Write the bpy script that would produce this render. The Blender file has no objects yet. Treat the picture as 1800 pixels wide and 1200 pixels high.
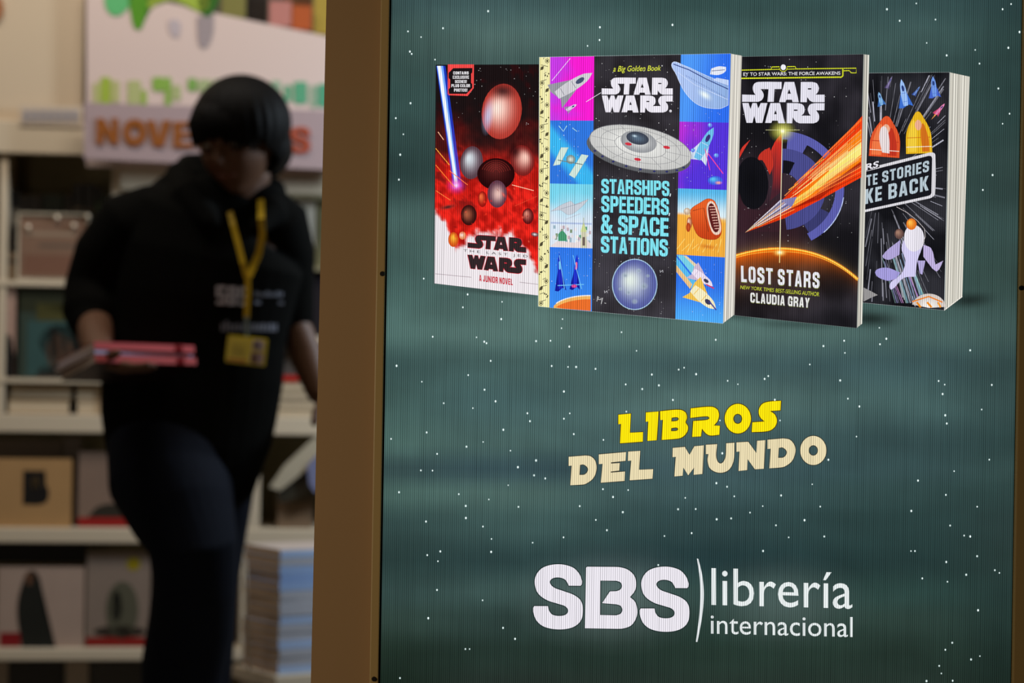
import bpy, bmesh, math, random
from mathutils import Vector, Matrix, noise
from mathutils.geometry import tessellate_polygon
random.seed(7)
sc = bpy.context.scene
COL = sc.collection
R = math.radians
# ------------------------------------------------------------------ camera
F = 4250.0            # focal length in pixels of the 1800 px wide frame (85 mm on 36 mm)
TH = R(0.95)          # the photographer's slight roll
CT, ST = math.cos(TH), math.sin(TH)
EYE = 1.0
cam = bpy.data.cameras.new('camera'); camo = bpy.data.objects.new('camera', cam); COL.objects.link(camo)
cam.sensor_width = 36; cam.lens = 85
camo.matrix_world = Matrix(((CT, -ST, 0, 0), (0, 0, -1, 0), (ST, CT, 0, EYE), (0, 0, 0, 1)))
cam.clip_start = 0.05; cam.clip_end = 60
cam.dof.use_dof = True; cam.dof.focus_distance = 2.5; cam.dof.aperture_fstop = 5.2
sc.camera = camo
# ------------------------------------------------------------------ world, lights, exposure
w = bpy.data.worlds.new('world'); sc.world = w; w.use_nodes = True
bg = w.node_tree.nodes['Background']; bg.inputs[0].default_value = (1.0, 0.72, 0.45, 1); bg.inputs[1].default_value = 0.03
def area(name, loc, target, sx, sy, power, color):
    l = bpy.data.lights.new(name, 'AREA'); l.shape = 'RECTANGLE'; l.size = sx; l.size_y = sy; l.energy = power; l.color = color
    o = bpy.data.objects.new(name, l); COL.objects.link(o); o.location = loc
    o.rotation_euler = (Vector(target) - Vector(loc)).to_track_quat('-Z', 'Y').to_euler()
    return o
area('store_ceiling_light', (-0.9, 4.75, 2.85), (-0.8, 6.15, 1.35), 2.2, 0.35, 30, (1.0, 0.91, 0.82))
area('corridor_light', (-1.05, 1.35, 1.0), (0.0, 2.6, 0.9), 0.4, 0.7, 6.2, (1.0, 0.81, 0.60))
area('store_side_light', (0.65, 5.3, 1.7), (-0.35, 5.6, 0.5), 0.25, 0.4, 19.0, (0.74, 0.87, 1.0))
sc.view_settings.view_transform = 'Standard'; sc.view_settings.look = 'None'
sc.view_settings.exposure = 0; sc.view_settings.gamma = 1; sc.view_settings.use_curve_mapping = False
sc.cycles.transparent_max_bounces = 40

# ------------------------------------------------------------------ helpers
def at(px, py, Y):
    a = (px-900)/F; b = (600-py)/F
    return Vector((Y*(a*CT-b*ST), Y, EYE+Y*(a*ST+b*CT)))
def lin(c):
    def f(v):
        v = v/255.0
        return v/12.92 if v <= 0.04045 else ((v+0.055)/1.055)**2.4
    return (f(c[0]), f(c[1]), f(c[2]))
MATS = {}
def mat(name, c, rough=0.6, var=0.12, scale=18.0, spec=0.3, bump=0.0, stretch=(1, 1, 1)):
    """procedural principled material; c is an sRGB 0-255 base colour, var how much noise varies it"""
    if name in MATS: return MATS[name]
    m = bpy.data.materials.new(name); m.use_nodes = True; nt = m.node_tree; b = nt.nodes['Principled BSDF']
    tc = nt.nodes.new('ShaderNodeTexCoord'); mp = nt.nodes.new('ShaderNodeMapping'); mp.inputs['Scale'].default_value = stretch
    n = nt.nodes.new('ShaderNodeTexNoise'); n.inputs['Scale'].default_value = scale; n.inputs['Detail'].default_value = 4
    mix = nt.nodes.new('ShaderNodeMix'); mix.data_type = 'RGBA'
    l = lin(c)
    mix.inputs[6].default_value = (*[v*(1-var) for v in l], 1); mix.inputs[7].default_value = (*[min(1, v*(1+var)) for v in l], 1)
    nt.links.new(tc.outputs['Object'], mp.inputs[0]); nt.links.new(mp.outputs[0], n.inputs['Vector'])
    nt.links.new(n.outputs[0], mix.inputs[0]); nt.links.new(mix.outputs[2], b.inputs['Base Color'])
    b.inputs['Roughness'].default_value = rough; b.inputs['Specular IOR Level'].default_value = spec
    if bump:
        bp_ = nt.nodes.new('ShaderNodeBump'); bp_.inputs['Strength'].default_value = bump; bp_.inputs['Distance'].default_value = 0.01
        nt.links.new(n.outputs[0], bp_.inputs['Height']); nt.links.new(bp_.outputs[0], b.inputs['Normal'])
    MATS[name] = m
    return m
def tag(o, label=None, cat=None, group=None, kind=None):
    if label: o['label'] = label
    if cat: o['category'] = cat
    if group: o['group'] = group
    if kind: o['kind'] = kind
    return o
def empty(name, loc, rz=0.0):
    o = bpy.data.objects.new(name, None); COL.objects.link(o); o.location = loc; o.rotation_euler = (0, 0, rz); o.empty_display_size = 0.05
    return o
def mobj(name, bm, m, parent=None, smooth=False):
    me = bpy.data.meshes.new(name); bm.normal_update(); bm.to_mesh(me); bm.free()
    if smooth:
        for p in me.polygons: p.use_smooth = True
    if m: me.materials.append(m)
    o = bpy.data.objects.new(name, me); COL.objects.link(o)
    if parent: o.parent = parent
    return o
def add_box(bm, x0, x1, y0, y1, z0, z1, bev=0.0, M=None):
    r = bmesh.ops.create_cube(bm, size=1.0)
    vs = r['verts']
    for v in vs:
        v.co = Vector((x0+(v.co.x+.5)*(x1-x0), y0+(v.co.y+.5)*(y1-y0), z0+(v.co.z+.5)*(z1-z0)))
    if bev:
        es = list({e for v in vs for e in v.link_edges})
        g = bmesh.ops.bevel(bm, geom=es, offset=bev, segments=2, affect='EDGES', profile=0.6)
        vs = list({v for f in g['faces'] for v in f.verts} | {v for v in vs if v.is_valid})
    if M:
        for v in vs: v.co = M @ v.co
    return vs
def box(name, x0, x1, y0, y1, z0, z1, m, parent=None, bev=0.0, M=None):
    bm = bmesh.new(); add_box(bm, x0, x1, y0, y1, z0, z1, bev, M)
    return mobj(name, bm, m, parent)
def prism(name, pts, y0, y1, m, parent=None):
    """polygon in x,z extruded along y"""
    bm = bmesh.new()
    a = [bm.verts.new((p[0], y0, p[1])) for p in pts]; b = [bm.verts.new((p[0], y1, p[1])) for p in pts]
    bm.faces.new(a); bm.faces.new(list(reversed(b)))
    for i in range(len(pts)):
        j = (i+1) % len(pts); bm.faces.new((a[j], a[i], b[i], b[j]))
    bmesh.ops.recalc_face_normals(bm, faces=bm.faces)
    return mobj(name, bm, m, parent)
def tube(bm, pts, rad, seg=16, up=None):
    """tapering tube through pts; rad = (a, b) or number per point; rounded ends"""
    P = [Vector(p) for p in pts]; Rr = [(r, r) if not isinstance(r, tuple) else r for r in rad]
    # rounded caps
    def cap(i, j):
        d = (P[i]-P[j]).normalized(); a, b = Rr[i]; m_ = min(a, b)
        return [(P[i]+d*m_*0.55, (a*0.78, b*0.78)), (P[i]+d*m_*0.85, (a*0.42, b*0.42))]
    c0 = cap(0, 1); c1 = cap(len(P)-1, len(P)-2)
    P = [c0[1][0], c0[0][0]]+P+[c1[0][0], c1[1][0]]; Rr = [c0[1][1], c0[0][1]]+Rr+[c1[0][1], c1[1][1]]
    U = Vector(up) if up else Vector((0, 1, 0)); rings = []
    for i, p in enumerate(P):
        d = (P[min(i+1, len(P)-1)]-P[max(i-1, 0)]).normalized()
        s = d.cross(U)
        if s.length < 1e-4: s = d.cross(Vector((1, 0, 0)))
        s.normalize(); t = s.cross(d).normalized()
        rings.append([bm.verts.new(p+s*math.cos(2*math.pi*k/seg)*Rr[i][0]+t*math.sin(2*math.pi*k/seg)*Rr[i][1]) for k in range(seg)])
    for i in range(len(rings)-1):
        for k in range(seg):
            bm.faces.new((rings[i][k], rings[i][(k+1) % seg], rings[i+1][(k+1) % seg], rings[i+1][k]))
    bm.faces.new(list(reversed(rings[0]))); bm.faces.new(rings[-1])
def remesh(name, bm, m, voxel, parent=None, smooth=2):
    bmesh.ops.recalc_face_normals(bm, faces=bm.faces)
    o = mobj(name, bm, m, None)
    md = o.modifiers.new('r', 'REMESH'); md.mode = 'VOXEL'; md.voxel_size = voxel; md.use_smooth_shade = True
    s = o.modifiers.new('s', 'SMOOTH'); s.factor = 0.5; s.iterations = smooth
    dg = bpy.context.evaluated_depsgraph_get(); me = bpy.data.meshes.new_from_object(o.evaluated_get(dg))
    o.modifiers.clear(); o.data = me
    if not me.materials: me.materials.append(m)
    for p in me.polygons: p.use_smooth = True
    if parent: o.parent = parent
    return o

# ------------------------------------------------------------------ room shell
m_floor = mat('grey_floor_tiles', (120, 112, 100), 0.35, 0.1, 3)
m_ceil = mat('ceiling_paint', (150, 140, 128), 0.9, 0.05)
m_wall = mat('store_wall_paint', (150, 138, 122), 0.9, 0.06, 2)
m_brown = mat('brown_wall_laminate', (163, 132, 92), 0.55, 0.1, 2.2, 0.25, 0.0, (1, 1, 0.35))
m_strip = mat('lightbox_frame_paint', (178, 152, 98), 0.42, 0.10, 3.5, 0.35, 0.0, (1, 1, 0.5))
m_dark = mat('black_gap', (14, 11, 8), 0.7, 0.1)
m_screw = mat('dark_screw_metal', (16, 9, 6), 0.5, 0.2)
tag(box('floor', -4, 4, -1, 8, -0.05, 0, m_floor), kind='structure')
tag(box('ceiling', -4, 4, -1, 8, 3.0, 3.05, m_ceil), kind='structure')
tag(box('wall_back', -4, 4, 7.6, 7.7, 0, 3.0, m_wall), kind='structure')
tag(box('wall_left', -4.1, -4, -1, 7.7, 0, 3.0, m_wall), kind='structure')
YP = 2.5                      # plane of the printed sheet
# wall beside and behind the lightbox; its left end is the brown jamb in the picture
jt, jb = at(573, 0, YP), at(545.5, 1200, YP)
def jx(z): return jb.x+(jt.x-jb.x)*(z-jb.z)/(jt.z-jb.z)
tag(prism('wall_front', [(jx(0), 0), (3.9, 0), (3.9, 3.0), (jx(3.0), 3.0)], YP+0.006, YP+0.26, m_brown), kind='structure')

# ------------------------------------------------------------------ printed sheet: everything printed is drawn in poster coordinates
def print_material():
    m = bpy.data.materials.new('backlit_ribbed_print'); m.use_nodes = True; nt = m.node_tree; nt.nodes.clear(); N = nt.nodes; L = nt.links
    out = N.new('ShaderNodeOutputMaterial'); em = N.new('ShaderNodeEmission'); tr = N.new('ShaderNodeBsdfTransparent'); mx = N.new('ShaderNodeMixShader')
    at_ = N.new('ShaderNodeAttribute'); at_.attribute_name = 'Col'
    tc = N.new('ShaderNodeTexCoord'); sp = N.new('ShaderNodeSeparateXYZ'); L.new(tc.outputs['Object'], sp.inputs[0])
    def M(op, a, b=None, c=None):
        n = N.new('ShaderNodeMath'); n.operation = op
        for i, v in enumerate((a, b, c)):
            if v is None: continue
            if isinstance(v, (int, float)): n.inputs[i].default_value = v
            else: L.new(v, n.inputs[i])
        return n.outputs[0]
    # the corrugated plastic: a rib every 2.2 mm, each one a little different from its neighbours
    mp = N.new('ShaderNodeMapping'); mp.inputs['Scale'].default_value = (330, 1, 5); L.new(tc.outputs['Object'], mp.inputs[0])
    nz = N.new('ShaderNodeTexNoise'); nz.inputs['Scale'].default_value = 1.0; nz.inputs['Detail'].default_value = 2; L.new(mp.outputs[0], nz.inputs['Vector'])
    ph = M('MULTIPLY_ADD', nz.outputs[0], 1.6, M('MULTIPLY', sp.outputs[0], 2*math.pi/0.0022))
    s = M('MULTIPLY_ADD', M('SINE', ph), 0.5, 0.5)
    s = M('POWER', s, 2.0)
    amp = M('MULTIPLY_ADD', nz.outputs[0], 0.95, 0.05)
    rib = M('SUBTRACT', 1.22, M('MULTIPLY', s, amp))
    vm = N.new('ShaderNodeVectorMath'); vm.operation = 'SCALE'; L.new(at_.outputs['Color'], vm.inputs[0]); L.new(rib, vm.inputs['Scale'])
    L.new(vm.outputs[0], em.inputs['Color']); em.inputs['Strength'].default_value = 1.0
    L.new(at_.outputs['Alpha'], mx.inputs[0]); L.new(tr.outputs[0], mx.inputs[1]); L.new(em.outputs[0], mx.inputs[2]); L.new(mx.outputs[0], out.inputs[0])
    return m
M_PRINT = print_material()
SIGN = empty('lightbox_sign', (at(1230, 600, YP).x, YP, 0.0))
tag(SIGN, 'illuminated dark teal advertising lightbox showing four book covers, in a brown wall', 'sign')
SX, SY, SZ = SIGN.location
def sgn(p):  # colour to linear rgba
    l = lin(p[:3]); return (l[0], l[1], l[2], (p[3] if len(p) > 3 else 1.0))
class Print:
    def __init__(s, name, parent, d0):
        s.name, s.parent, s.d = name, parent, d0; s.v = []; s.c = []; s.f = []
    def _add(s, pts, cols, faces):
        o = len(s.v)
        for p in pts:
            q = at(p[0], p[1], YP); s.v.append((q.x-SX, -s.d, q.z-SZ))
        s.c += cols; s.f += [tuple(i+o for i in f) for f in faces]; s.d += 4e-6
    def poly(s, pts, col, holes=(), stroke=None, sw=1.0):
        if stroke is not None:
            for lp in [pts]+list(holes): s.line(list(lp)+[lp[0]], sw, stroke)
        loops = [[Vector((p[0], p[1], 0)) for p in lp] for lp in [pts]+list(holes)]
        flat = [p for lp in loops for p in lp]
        tris = tessellate_polygon(loops)
        cf = col if callable(col) else (lambda x, y: col)
        s._add([(p.x, p.y) for p in flat], [sgn(cf(p.x, p.y)) for p in flat], [tuple(t) for t in tris])
    def grid(s, q, fn, nx, ny):
        """quad q = TL,TR,BR,BL filled with fn(u, v)"""
        pts = []; cols = []
        for j in range(ny+1):
            for i in range(nx+1):
                u, v = i/nx, j/ny
                x = (q[0][0]*(1-u)+q[1][0]*u)*(1-v)+(q[3][0]*(1-u)+q[2][0]*u)*v
                y = (q[0][1]*(1-u)+q[1][1]*u)*(1-v)+(q[3][1]*(1-u)+q[2][1]*u)*v
                pts.append((x, y)); cols.append(sgn(fn(u, v)))
        s._add(pts, cols, [(j*(nx+1)+i, j*(nx+1)+i+1, (j+1)*(nx+1)+i+1, (j+1)*(nx+1)+i) for j in range(ny) for i in range(nx)])
    def ell(s, cx, cy, rx, ry, col, edge=None, rot=0, n=28, rings=5, hx=0.0, hy=0.0, a0=0, a1=360):
        """ellipse, colour running from col (at the offset centre) to edge"""
        edge = edge or col; ca, sa = math.cos(R(rot)), math.sin(R(rot)); pts = [(cx+hx*rx*ca-hy*ry*sa, cy+hx*rx*sa+hy*ry*ca)]; c = [sgn(col)]
        n4 = lambda q: (q[0], q[1], q[2], q[3] if len(q) > 3 else 1.0)
        C0, C1 = n4(col), n4(edge); full = (a1-a0) >= 360; m = n if full else n+1
        for r in range(1, rings+1):
            t = r/rings
            for k in range(m):
                a = R(a0+(a1-a0)*k/n); x, y = rx*t*math.cos(a)+hx*rx*(1-t), ry*t*math.sin(a)+hy*ry*(1-t)
                pts.append((cx+x*ca-y*sa, cy+x*sa+y*ca)); tt = t*t*(3-2*t)
                c.append(sgn([C0[i]*(1-tt)+C1[i]*tt for i in range(4)]))
        f = []
        for k in range(m if full else m-1):
            k2 = (k+1) % m; f.append((0, 1+k, 1+k2))
            for r in range(rings-1):
                o = 1+r*m; f.append((o+k, o+m+k, o+m+k2, o+k2))
        s._add(pts, c, f)
    def ball(s, cx, cy, rx, ry, light, shade, dirx=-0.4, diry=-0.4, rot=0): s.ell(cx, cy, rx, ry, light, shade, rot, 30, 7, dirx, diry)
    def line(s, pts, w_, col, taper=False):
        pts = [Vector((p[0], p[1])) for p in pts]; L = []; Rr = []; n = len(pts)
        closed = (pts[0]-pts[-1]).length < 1e-6 and n > 2
        for i, p in enumerate(pts):
            if closed: a, b = pts[(i-1) % (n-1)], pts[(i+1) % (n-1)]
            else: a, b = pts[max(0, i-1)], pts[min(n-1, i+1)]
            d = (b-a); d = d.normalized() if d.length > 1e-6 else Vector((1, 0)); nn = Vector((-d.y, d.x)); ww = w_*(0.5 if not taper else 0.5*(1-i/(n-1))+0.05)
            L.append(p+nn*ww); Rr.append(p-nn*ww)
        c = sgn(col) if not callable(col) else None
        cs = [c]*(2*n) if c else [sgn(col(i/(n-1))) for i in range(n)]*2
        s._add([(p.x, p.y) for p in L+Rr], cs, [(i, i+1, n+i+1, n+i) for i in range(n-1)])
    def mapped(s, loops_list, bb, q, col, stroke=None, sw=1.0):
        """paths drawn in the box bb, mapped onto quad q (TL,TR,BR,BL)"""
        def mp(p):
            u, v = (p[0]-bb[0])/(bb[2]-bb[0]), (p[1]-bb[1])/(bb[3]-bb[1])
            return ((q[0][0]*(1-u)+q[1][0]*u)*(1-v)+(q[3][0]*(1-u)+q[2][0]*u)*v, (q[0][1]*(1-u)+q[1][1]*u)*(1-v)+(q[3][1]*(1-u)+q[2][1]*u)*v)
        for loops in loops_list: s.poly([mp(p) for p in loops[0]], col, [[mp(p) for p in h] for h in loops[1:]], stroke, sw)
    def text(s, body, q, col, bold=0.0, shadow=None, so=(0, 0)):
        vs, fs = glyphs(body, bold)
        x0 = min(v[0] for v in vs); x1 = max(v[0] for v in vs); y0 = min(v[1] for v in vs); y1 = max(v[1] for v in vs)
        def mp(p, dx=0, dy=0):
            u, v = (p[0]-x0)/(x1-x0), (y1-p[1])/(y1-y0)
            return ((q[0][0]*(1-u)+q[1][0]*u)*(1-v)+(q[3][0]*(1-u)+q[2][0]*u)*v+dx, (q[0][1]*(1-u)+q[1][1]*u)*(1-v)+(q[3][1]*(1-u)+q[2][1]*u)*v+dy)
        if shadow is not None: s._add([mp(v, *so) for v in vs], [sgn(shadow)]*len(vs), fs)
        s._add([mp(v) for v in vs], [sgn(col)]*len(vs), fs)
    def build(s, label=None):
        me = bpy.data.meshes.new(s.name); me.from_pydata(s.v, [], s.f)
        a = me.color_attributes.new('Col', 'FLOAT_COLOR', 'POINT'); a.data.foreach_set('color', [x for c in s.c for x in c])
        me.materials.append(M_PRINT); o = bpy.data.objects.new(s.name, me); COL.objects.link(o); o.parent = s.parent
        if label: o['label'] = label
        return o
_G = {}
def glyphs(body, bold):
    k = (body, bold)
    if k in _G: return _G[k]
    cu = bpy.data.curves.new('t', 'FONT'); cu.body = body; cu.offset = bold; cu.resolution_u = 4
    o = bpy.data.objects.new('t', cu); COL.objects.link(o); dg = bpy.context.evaluated_depsgraph_get(); dg.update()
    me = o.evaluated_get(dg).to_mesh(); r = ([tuple(v.co) for v in me.vertices], [tuple(p.vertices) for p in me.polygons])
    o.evaluated_get(dg).to_mesh_clear(); bpy.data.objects.remove(o); bpy.data.curves.remove(cu); _G[k] = r
    return r
def path(P, n=5):
    """closed outline; points (x, y) are corners, (x, y, 1) are smooth"""
    N = len(P); out = []
    def tan(i, side):
        p = P[i]; a, b = P[i-1], P[(i+1) % N]
        if len(p) > 2: return ((b[0]-a[0])/2, (b[1]-a[1])/2)
        return None
    for i in range(N):
        p, q = P[i], P[(i+1) % N]
        if len(p) == 2 and len(q) == 2: out.append((p[0], p[1])); continue
        d = math.dist(p[:2], q[:2]); ch = (q[0]-p[0], q[1]-p[1])
        def T(t):
            if t is None: return ch
            l = math.hypot(*t) or 1; return (t[0]/l*d, t[1]/l*d)
        t0, t1 = T(tan(i, 0)), T(tan((i+1) % N, 1))
        for k in range(n):
            u = k/n; h0 = 2*u**3-3*u*u+1; h1 = u**3-2*u*u+u; h2 = -2*u**3+3*u*u; h3 = u**3-u*u
            out.append((h0*p[0]+h1*t0[0]+h2*q[0]+h3*t1[0], h0*p[1]+h1*t0[1]+h2*q[1]+h3*t1[1]))
    return out
def oval(cx, cy, rx, ry, n=32): return [(cx+rx*math.cos(2*math.pi*k/n), cy+ry*math.sin(2*math.pi*k/n)) for k in range(n)]
def Q(ox, oy, s, *pts): return [(ox+p[0]/s, oy+p[1]/s)+tuple(p[2:]) for p in pts]
def lerp(a, b, t): return tuple(a[i]*(1-t)+b[i]*t for i in range(len(a)))
def sm(a, b, x):
    t = max(0, min(1, (x-a)/(b-a))); return t*t*(3-2*t)
def nz(x, y, z=0.0): return noise.noise(Vector((x, y, z)))
def fbm(x, y, z=0.0): return nz(x, y, z)+0.5*nz(2*x, 2*y, z+5)+0.25*nz(4*x, 4*y, z+9)

# housing and frame (poster rectangle: 677.5..1786 px wide at mid height, running above and below the view)
xl, xr = at(677.5, 600, YP).x-SX, at(1786, 600, YP).x-SX
Z0, Z1 = 0.42, 1.62
fw = 17/1700*1.0
f = box('frame_rail', xl-fw-0.0003, xl-0.0012, -0.008, 0.02, Z0-0.03, Z1+0.03, m_strip, SIGN, 0.0012)
f2 = box('frame_rail', xr+0.001, xr+fw+0.012, -0.008, 0.02, Z0-0.03, Z1+0.03, m_strip, SIGN, 0.0012)
box('frame_rail', xl-fw, xr+fw+0.012, -0.007, 0.02, Z1+0.001, Z1+0.031, m_strip, SIGN, 0.0012)
box('frame_rail', xl-fw, xr+fw+0.012, -0.007, 0.02, Z0-0.031, Z0-0.001, m_strip, SIGN, 0.0012)
box('backing_tray', xl-0.001, xr+0.001, 0.003, 0.0055, Z0, Z1, m_dark, SIGN)
box('shadow_gap', xl-0.0014, xl+0.0006, -0.0002, 0.003, Z0, Z1, m_dark, SIGN)
for (px, py) in ((672, 481), (657.5, 1193), (1795.5, 506), (1784.5, 1218)):
    p = at(px, py, YP-0.008); bm = bmesh.new()
    bmesh.ops.create_cone(bm, cap_ends=True, segments=20, radius1=0.0027, radius2=0.0021, depth=0.0022, matrix=Matrix.Translation((p.x-SX, -0.0088, p.z-SZ)) @ Matrix.Rotation(R(90), 4, 'X'))
    add_box(bm, p.x-SX-0.0017, p.x-SX+0.0017, -0.0101, -0.0098, p.z-SZ-0.0003, p.z-SZ+0.0003)
    mobj('screw', bm, m_screw, SIGN)

# --- the sheet
BGX = [660, 880, 1240, 1600, 1800]  # print tones, with the uneven bands of the backlight put into the colours
BGT = [(-300, (58, 80, 80), (66, 90, 90), (56, 80, 78), (58, 80, 80), (42, 62, 62)),
 (0, (56, 78, 78), (64, 88, 88), (52, 76, 74), (56, 80, 80), (42, 62, 62)),
 (70, (58, 80, 76), (76, 100, 96), (68, 94, 91), (62, 86, 84), (45, 66, 64)),
 (180, (50, 73, 70), (60, 84, 82), (58, 82, 80), (54, 77, 75), (45, 66, 64)),
 (300, (43, 62, 60), (50, 70, 68), (55, 78, 76), (50, 72, 70), (48, 67, 64)),
 (400, (68, 94, 90), (78, 103, 98), (66, 90, 88), (58, 82, 80), (53, 74, 71)),
 (480, (64, 90, 86), (76, 102, 98), (70, 95, 92), (58, 82, 78), (52, 72, 68)),
 (585, (76, 104, 99), (86, 114, 109), (84, 112, 107), (74, 100, 97), (60, 82, 79)),
 (640, (58, 82, 80), (68, 94, 92), (64, 88, 89), (60, 84, 86), (54, 76, 75)),
 (705, (66, 92, 88), (66, 92, 92), (80, 106, 103), (68, 94, 93), (54, 76, 75)),
 (780, (74, 102, 96), (72, 98, 95), (60, 84, 86), (55, 78, 79), (45, 65, 64)),
 (825, (54, 74, 74), (56, 78, 83), (54, 77, 82), (55, 78, 79), (50, 71, 69)),
 (865, (70, 96, 90), (76, 102, 97), (58, 82, 84), (49, 71, 70), (45, 65, 63)),
 (920, (50, 71, 69), (60, 84, 82), (48, 70, 71), (42, 63, 62), (44, 62, 60)),
 (985, (42, 61, 59), (45, 66, 66), (37, 58, 60), (38, 58, 57), (43, 61, 58)),
 (1040, (52, 73, 70), (58, 80, 77), (42, 66, 62), (44, 67, 63), (38, 56, 53)),
 (1090, (45, 62, 56), (46, 64, 60), (40, 60, 54), (44, 62, 56), (35, 52, 48)),
 (1150, (32, 46, 38), (36, 51, 45), (37, 53, 46), (38, 54, 47), (31, 46, 41)),
 (1220, (24, 36, 28), (37, 46, 41), (38, 50, 44), (38, 51, 45), (27, 40, 34)),
 (1500, (24, 36, 28), (37, 46, 41), (38, 50, 44), (38, 51, 45), (27, 40, 34))]
def bgcol(px, py):
    j = 0
    while j < len(BGT)-2 and py > BGT[j+1][0]: j += 1
    t = sm(BGT[j][0], BGT[j+1][0], py); i = 0
    while i < 3 and px > BGX[i+1]: i += 1
    u = sm(BGX[i], BGX[i+1], px)
    c = lerp(lerp(BGT[j][1+i], BGT[j][2+i], u), lerp(BGT[j+1][1+i], BGT[j+1][2+i], u), t)
    n = 1+0.09*fbm(px/150, py/75)+0.02*nz(px/30, py/30)
    return tuple(v*n for v in c)
bk = Print('printed_sheet', SIGN, 0.0)
def unpx(x, z):   # local sheet point back to poster coordinates
    X = x+SX; Z = z-EYE+SZ
    a = (X*CT+Z*ST)/YP; b = (-X*ST+Z*CT)/YP
    return 900+a*F, 600-b*F
q = [unpx(xl, Z1), unpx(xr, Z1), unpx(xr, Z0), unpx(xl, Z0)]
def bgf(u, v):
    x = (q[0][0]*(1-u)+q[1][0]*u)*(1-v)+(q[3][0]*(1-u)+q[2][0]*u)*v
    y = (q[0][1]*(1-u)+q[1][1]*u)*(1-v)+(q[3][1]*(1-u)+q[2][1]*u)*v
    return bgcol(x, y)
bk.grid(q, bgf, 80, 150)
# soft halos behind the shop name and slogan, soft cast shadows under the pictured books
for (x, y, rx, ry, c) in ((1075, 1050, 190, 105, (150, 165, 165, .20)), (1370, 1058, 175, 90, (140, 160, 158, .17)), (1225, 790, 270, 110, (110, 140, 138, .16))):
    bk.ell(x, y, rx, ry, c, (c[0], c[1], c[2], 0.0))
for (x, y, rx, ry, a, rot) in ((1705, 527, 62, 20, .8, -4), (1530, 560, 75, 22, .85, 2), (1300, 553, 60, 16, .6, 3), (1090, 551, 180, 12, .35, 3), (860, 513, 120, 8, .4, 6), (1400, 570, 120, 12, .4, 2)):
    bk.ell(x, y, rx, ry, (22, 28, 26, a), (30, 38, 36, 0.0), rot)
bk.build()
# --- stars
def dec(ox, oy, s, l): return [(ox+x/s, oy+y/s) for x, y in l]
stars = dec(920, 680, 2.553, [(18, 118), (30, 153), (182, 142), (208, 118), (182, 20), (226, 211), (359, 237), (57, 329), (48, 396), (98, 409), (670, 57), (533, 9), (357, 458), (470, 462), (402, 493), (253, 534), (325, 596), (446, 561), (375, 642), (180, 674), (42, 698), (694, 548), (773, 547), (726, 497), (866, 431), (914, 447), (946, 490), (867, 593), (932, 589), (1017, 563), (1074, 534), (1156, 486), (1133, 620), (1190, 674), (1075, 735), (755, 655), (633, 668), (1261, 597), (1350, 670), (1332, 536), (1296, 436), (1507, 87), (1456, 52), (1494, 222), (1368, 326), (605, 798), (1151, 150), (892, 297), (1128, 57), (462, 110), (882, 150)])
stars += dec(1600, 560, 1.875, [(197, 104), (93, 205), (113, 217), (106, 248), (268, 218), (235, 299), (115, 318), (120, 345), (260, 464), (144, 502), (25, 533), (117, 580), (220, 619), (3, 633), (131, 681), (177, 714), (197, 717), (220, 782), (15, 765), (2, 765), (118, 801), (278, 828), (293, 837), (184, 843), (39, 855), (122, 866), (223, 960), (138, 1067), (115, 1090), (229, 1111), (200, 1122), (95, 1143), (102, 1168), (53, 1193), (139, 1192)])
stars += dec(1500, 0, 1.875, [(207, 12), (110, 31), (152, 69), (270, 65), (241, 142), (307, 183), (415, 210), (401, 165), (510, 158), (491, 31), (519, 14), (547, 106), (477, 292), (514, 375), (491, 408), (458, 577), (426, 626), (85, 1080), (108, 1116), (87, 1134), (385, 1154)])
stars += dec(680, 0, 2.903, [(517, 58), (287, 145), (108, 161), (175, 190), (118, 264), (127, 276), (246, 305), (1087, 140), (1085, 205), (1024, 235), (1457, 128)])
stars += dec(660, 500, 3.0, [(486, 52), (461, 120), (668, 91), (663, 182), (302, 275), (533, 278), (574, 301), (586, 309), (847, 298), (112, 428), (608, 402), (489, 477), (245, 512), (575, 554), (360, 625), (514, 651), (633, 615), (801, 678), (814, 720), (674, 765), (270, 779), (83, 813), (568, 829), (480, 854), (325, 892), (712, 875), (847, 927), (240, 979), (301, 980), (751, 962), (836, 1005), (895, 1022), (700, 1057), (125, 1094), (440, 1104), (598, 1132), (476, 1166), (754, 1171)])
stars += dec(660, 860, 3.53, [(561, 100), (561, 176), (314, 198), (667, 229), (720, 306), (403, 383), (322, 406), (388, 444), (718, 386), (382, 622), (665, 686), (328, 797), (792, 857), (558, 988), (584, 988), (866, 925), (153, 1168), (975, 329)])
stars += dec(660, 0, 2.4, [(148, 436), (86, 499), (118, 567), (105, 653), (99, 758), (204, 1175), (152, 228)])
stars += dec(940, 560, 3.0, [(7, 118), (83, 116), (141, 50), (182, 147), (89, 249), (175, 254), (218, 254), (320, 264), (457, 71), (536, 169), (617, 294), (479, 346), (566, 371), (654, 351), (758, 268), (787, 258), (850, 292), (953, 111), (1016, 327), (1070, 345), (1211, 317), (1230, 302), (1449, 241), (1521, 144), (1630, 116), (1634, 180), (1609, 325), (728, 428), (152, 384), (146, 2)])
st = Print('star_specks', SIGN, 0.0006)
for i, (x, y) in enumerate(stars):
    r = 1.5+((i*37) % 10)*0.09
    st.ell(x, y, r*1.5, r*1.7, (190, 225, 222, .15), (150, 190, 190, 0), n=8, rings=2)
    st.ell(x, y, r*0.72, r*0.92, (245, 255, 252), (225, 245, 242), n=8, rings=1)
o = st.build(); o['kind'] = 'stuff'

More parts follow.
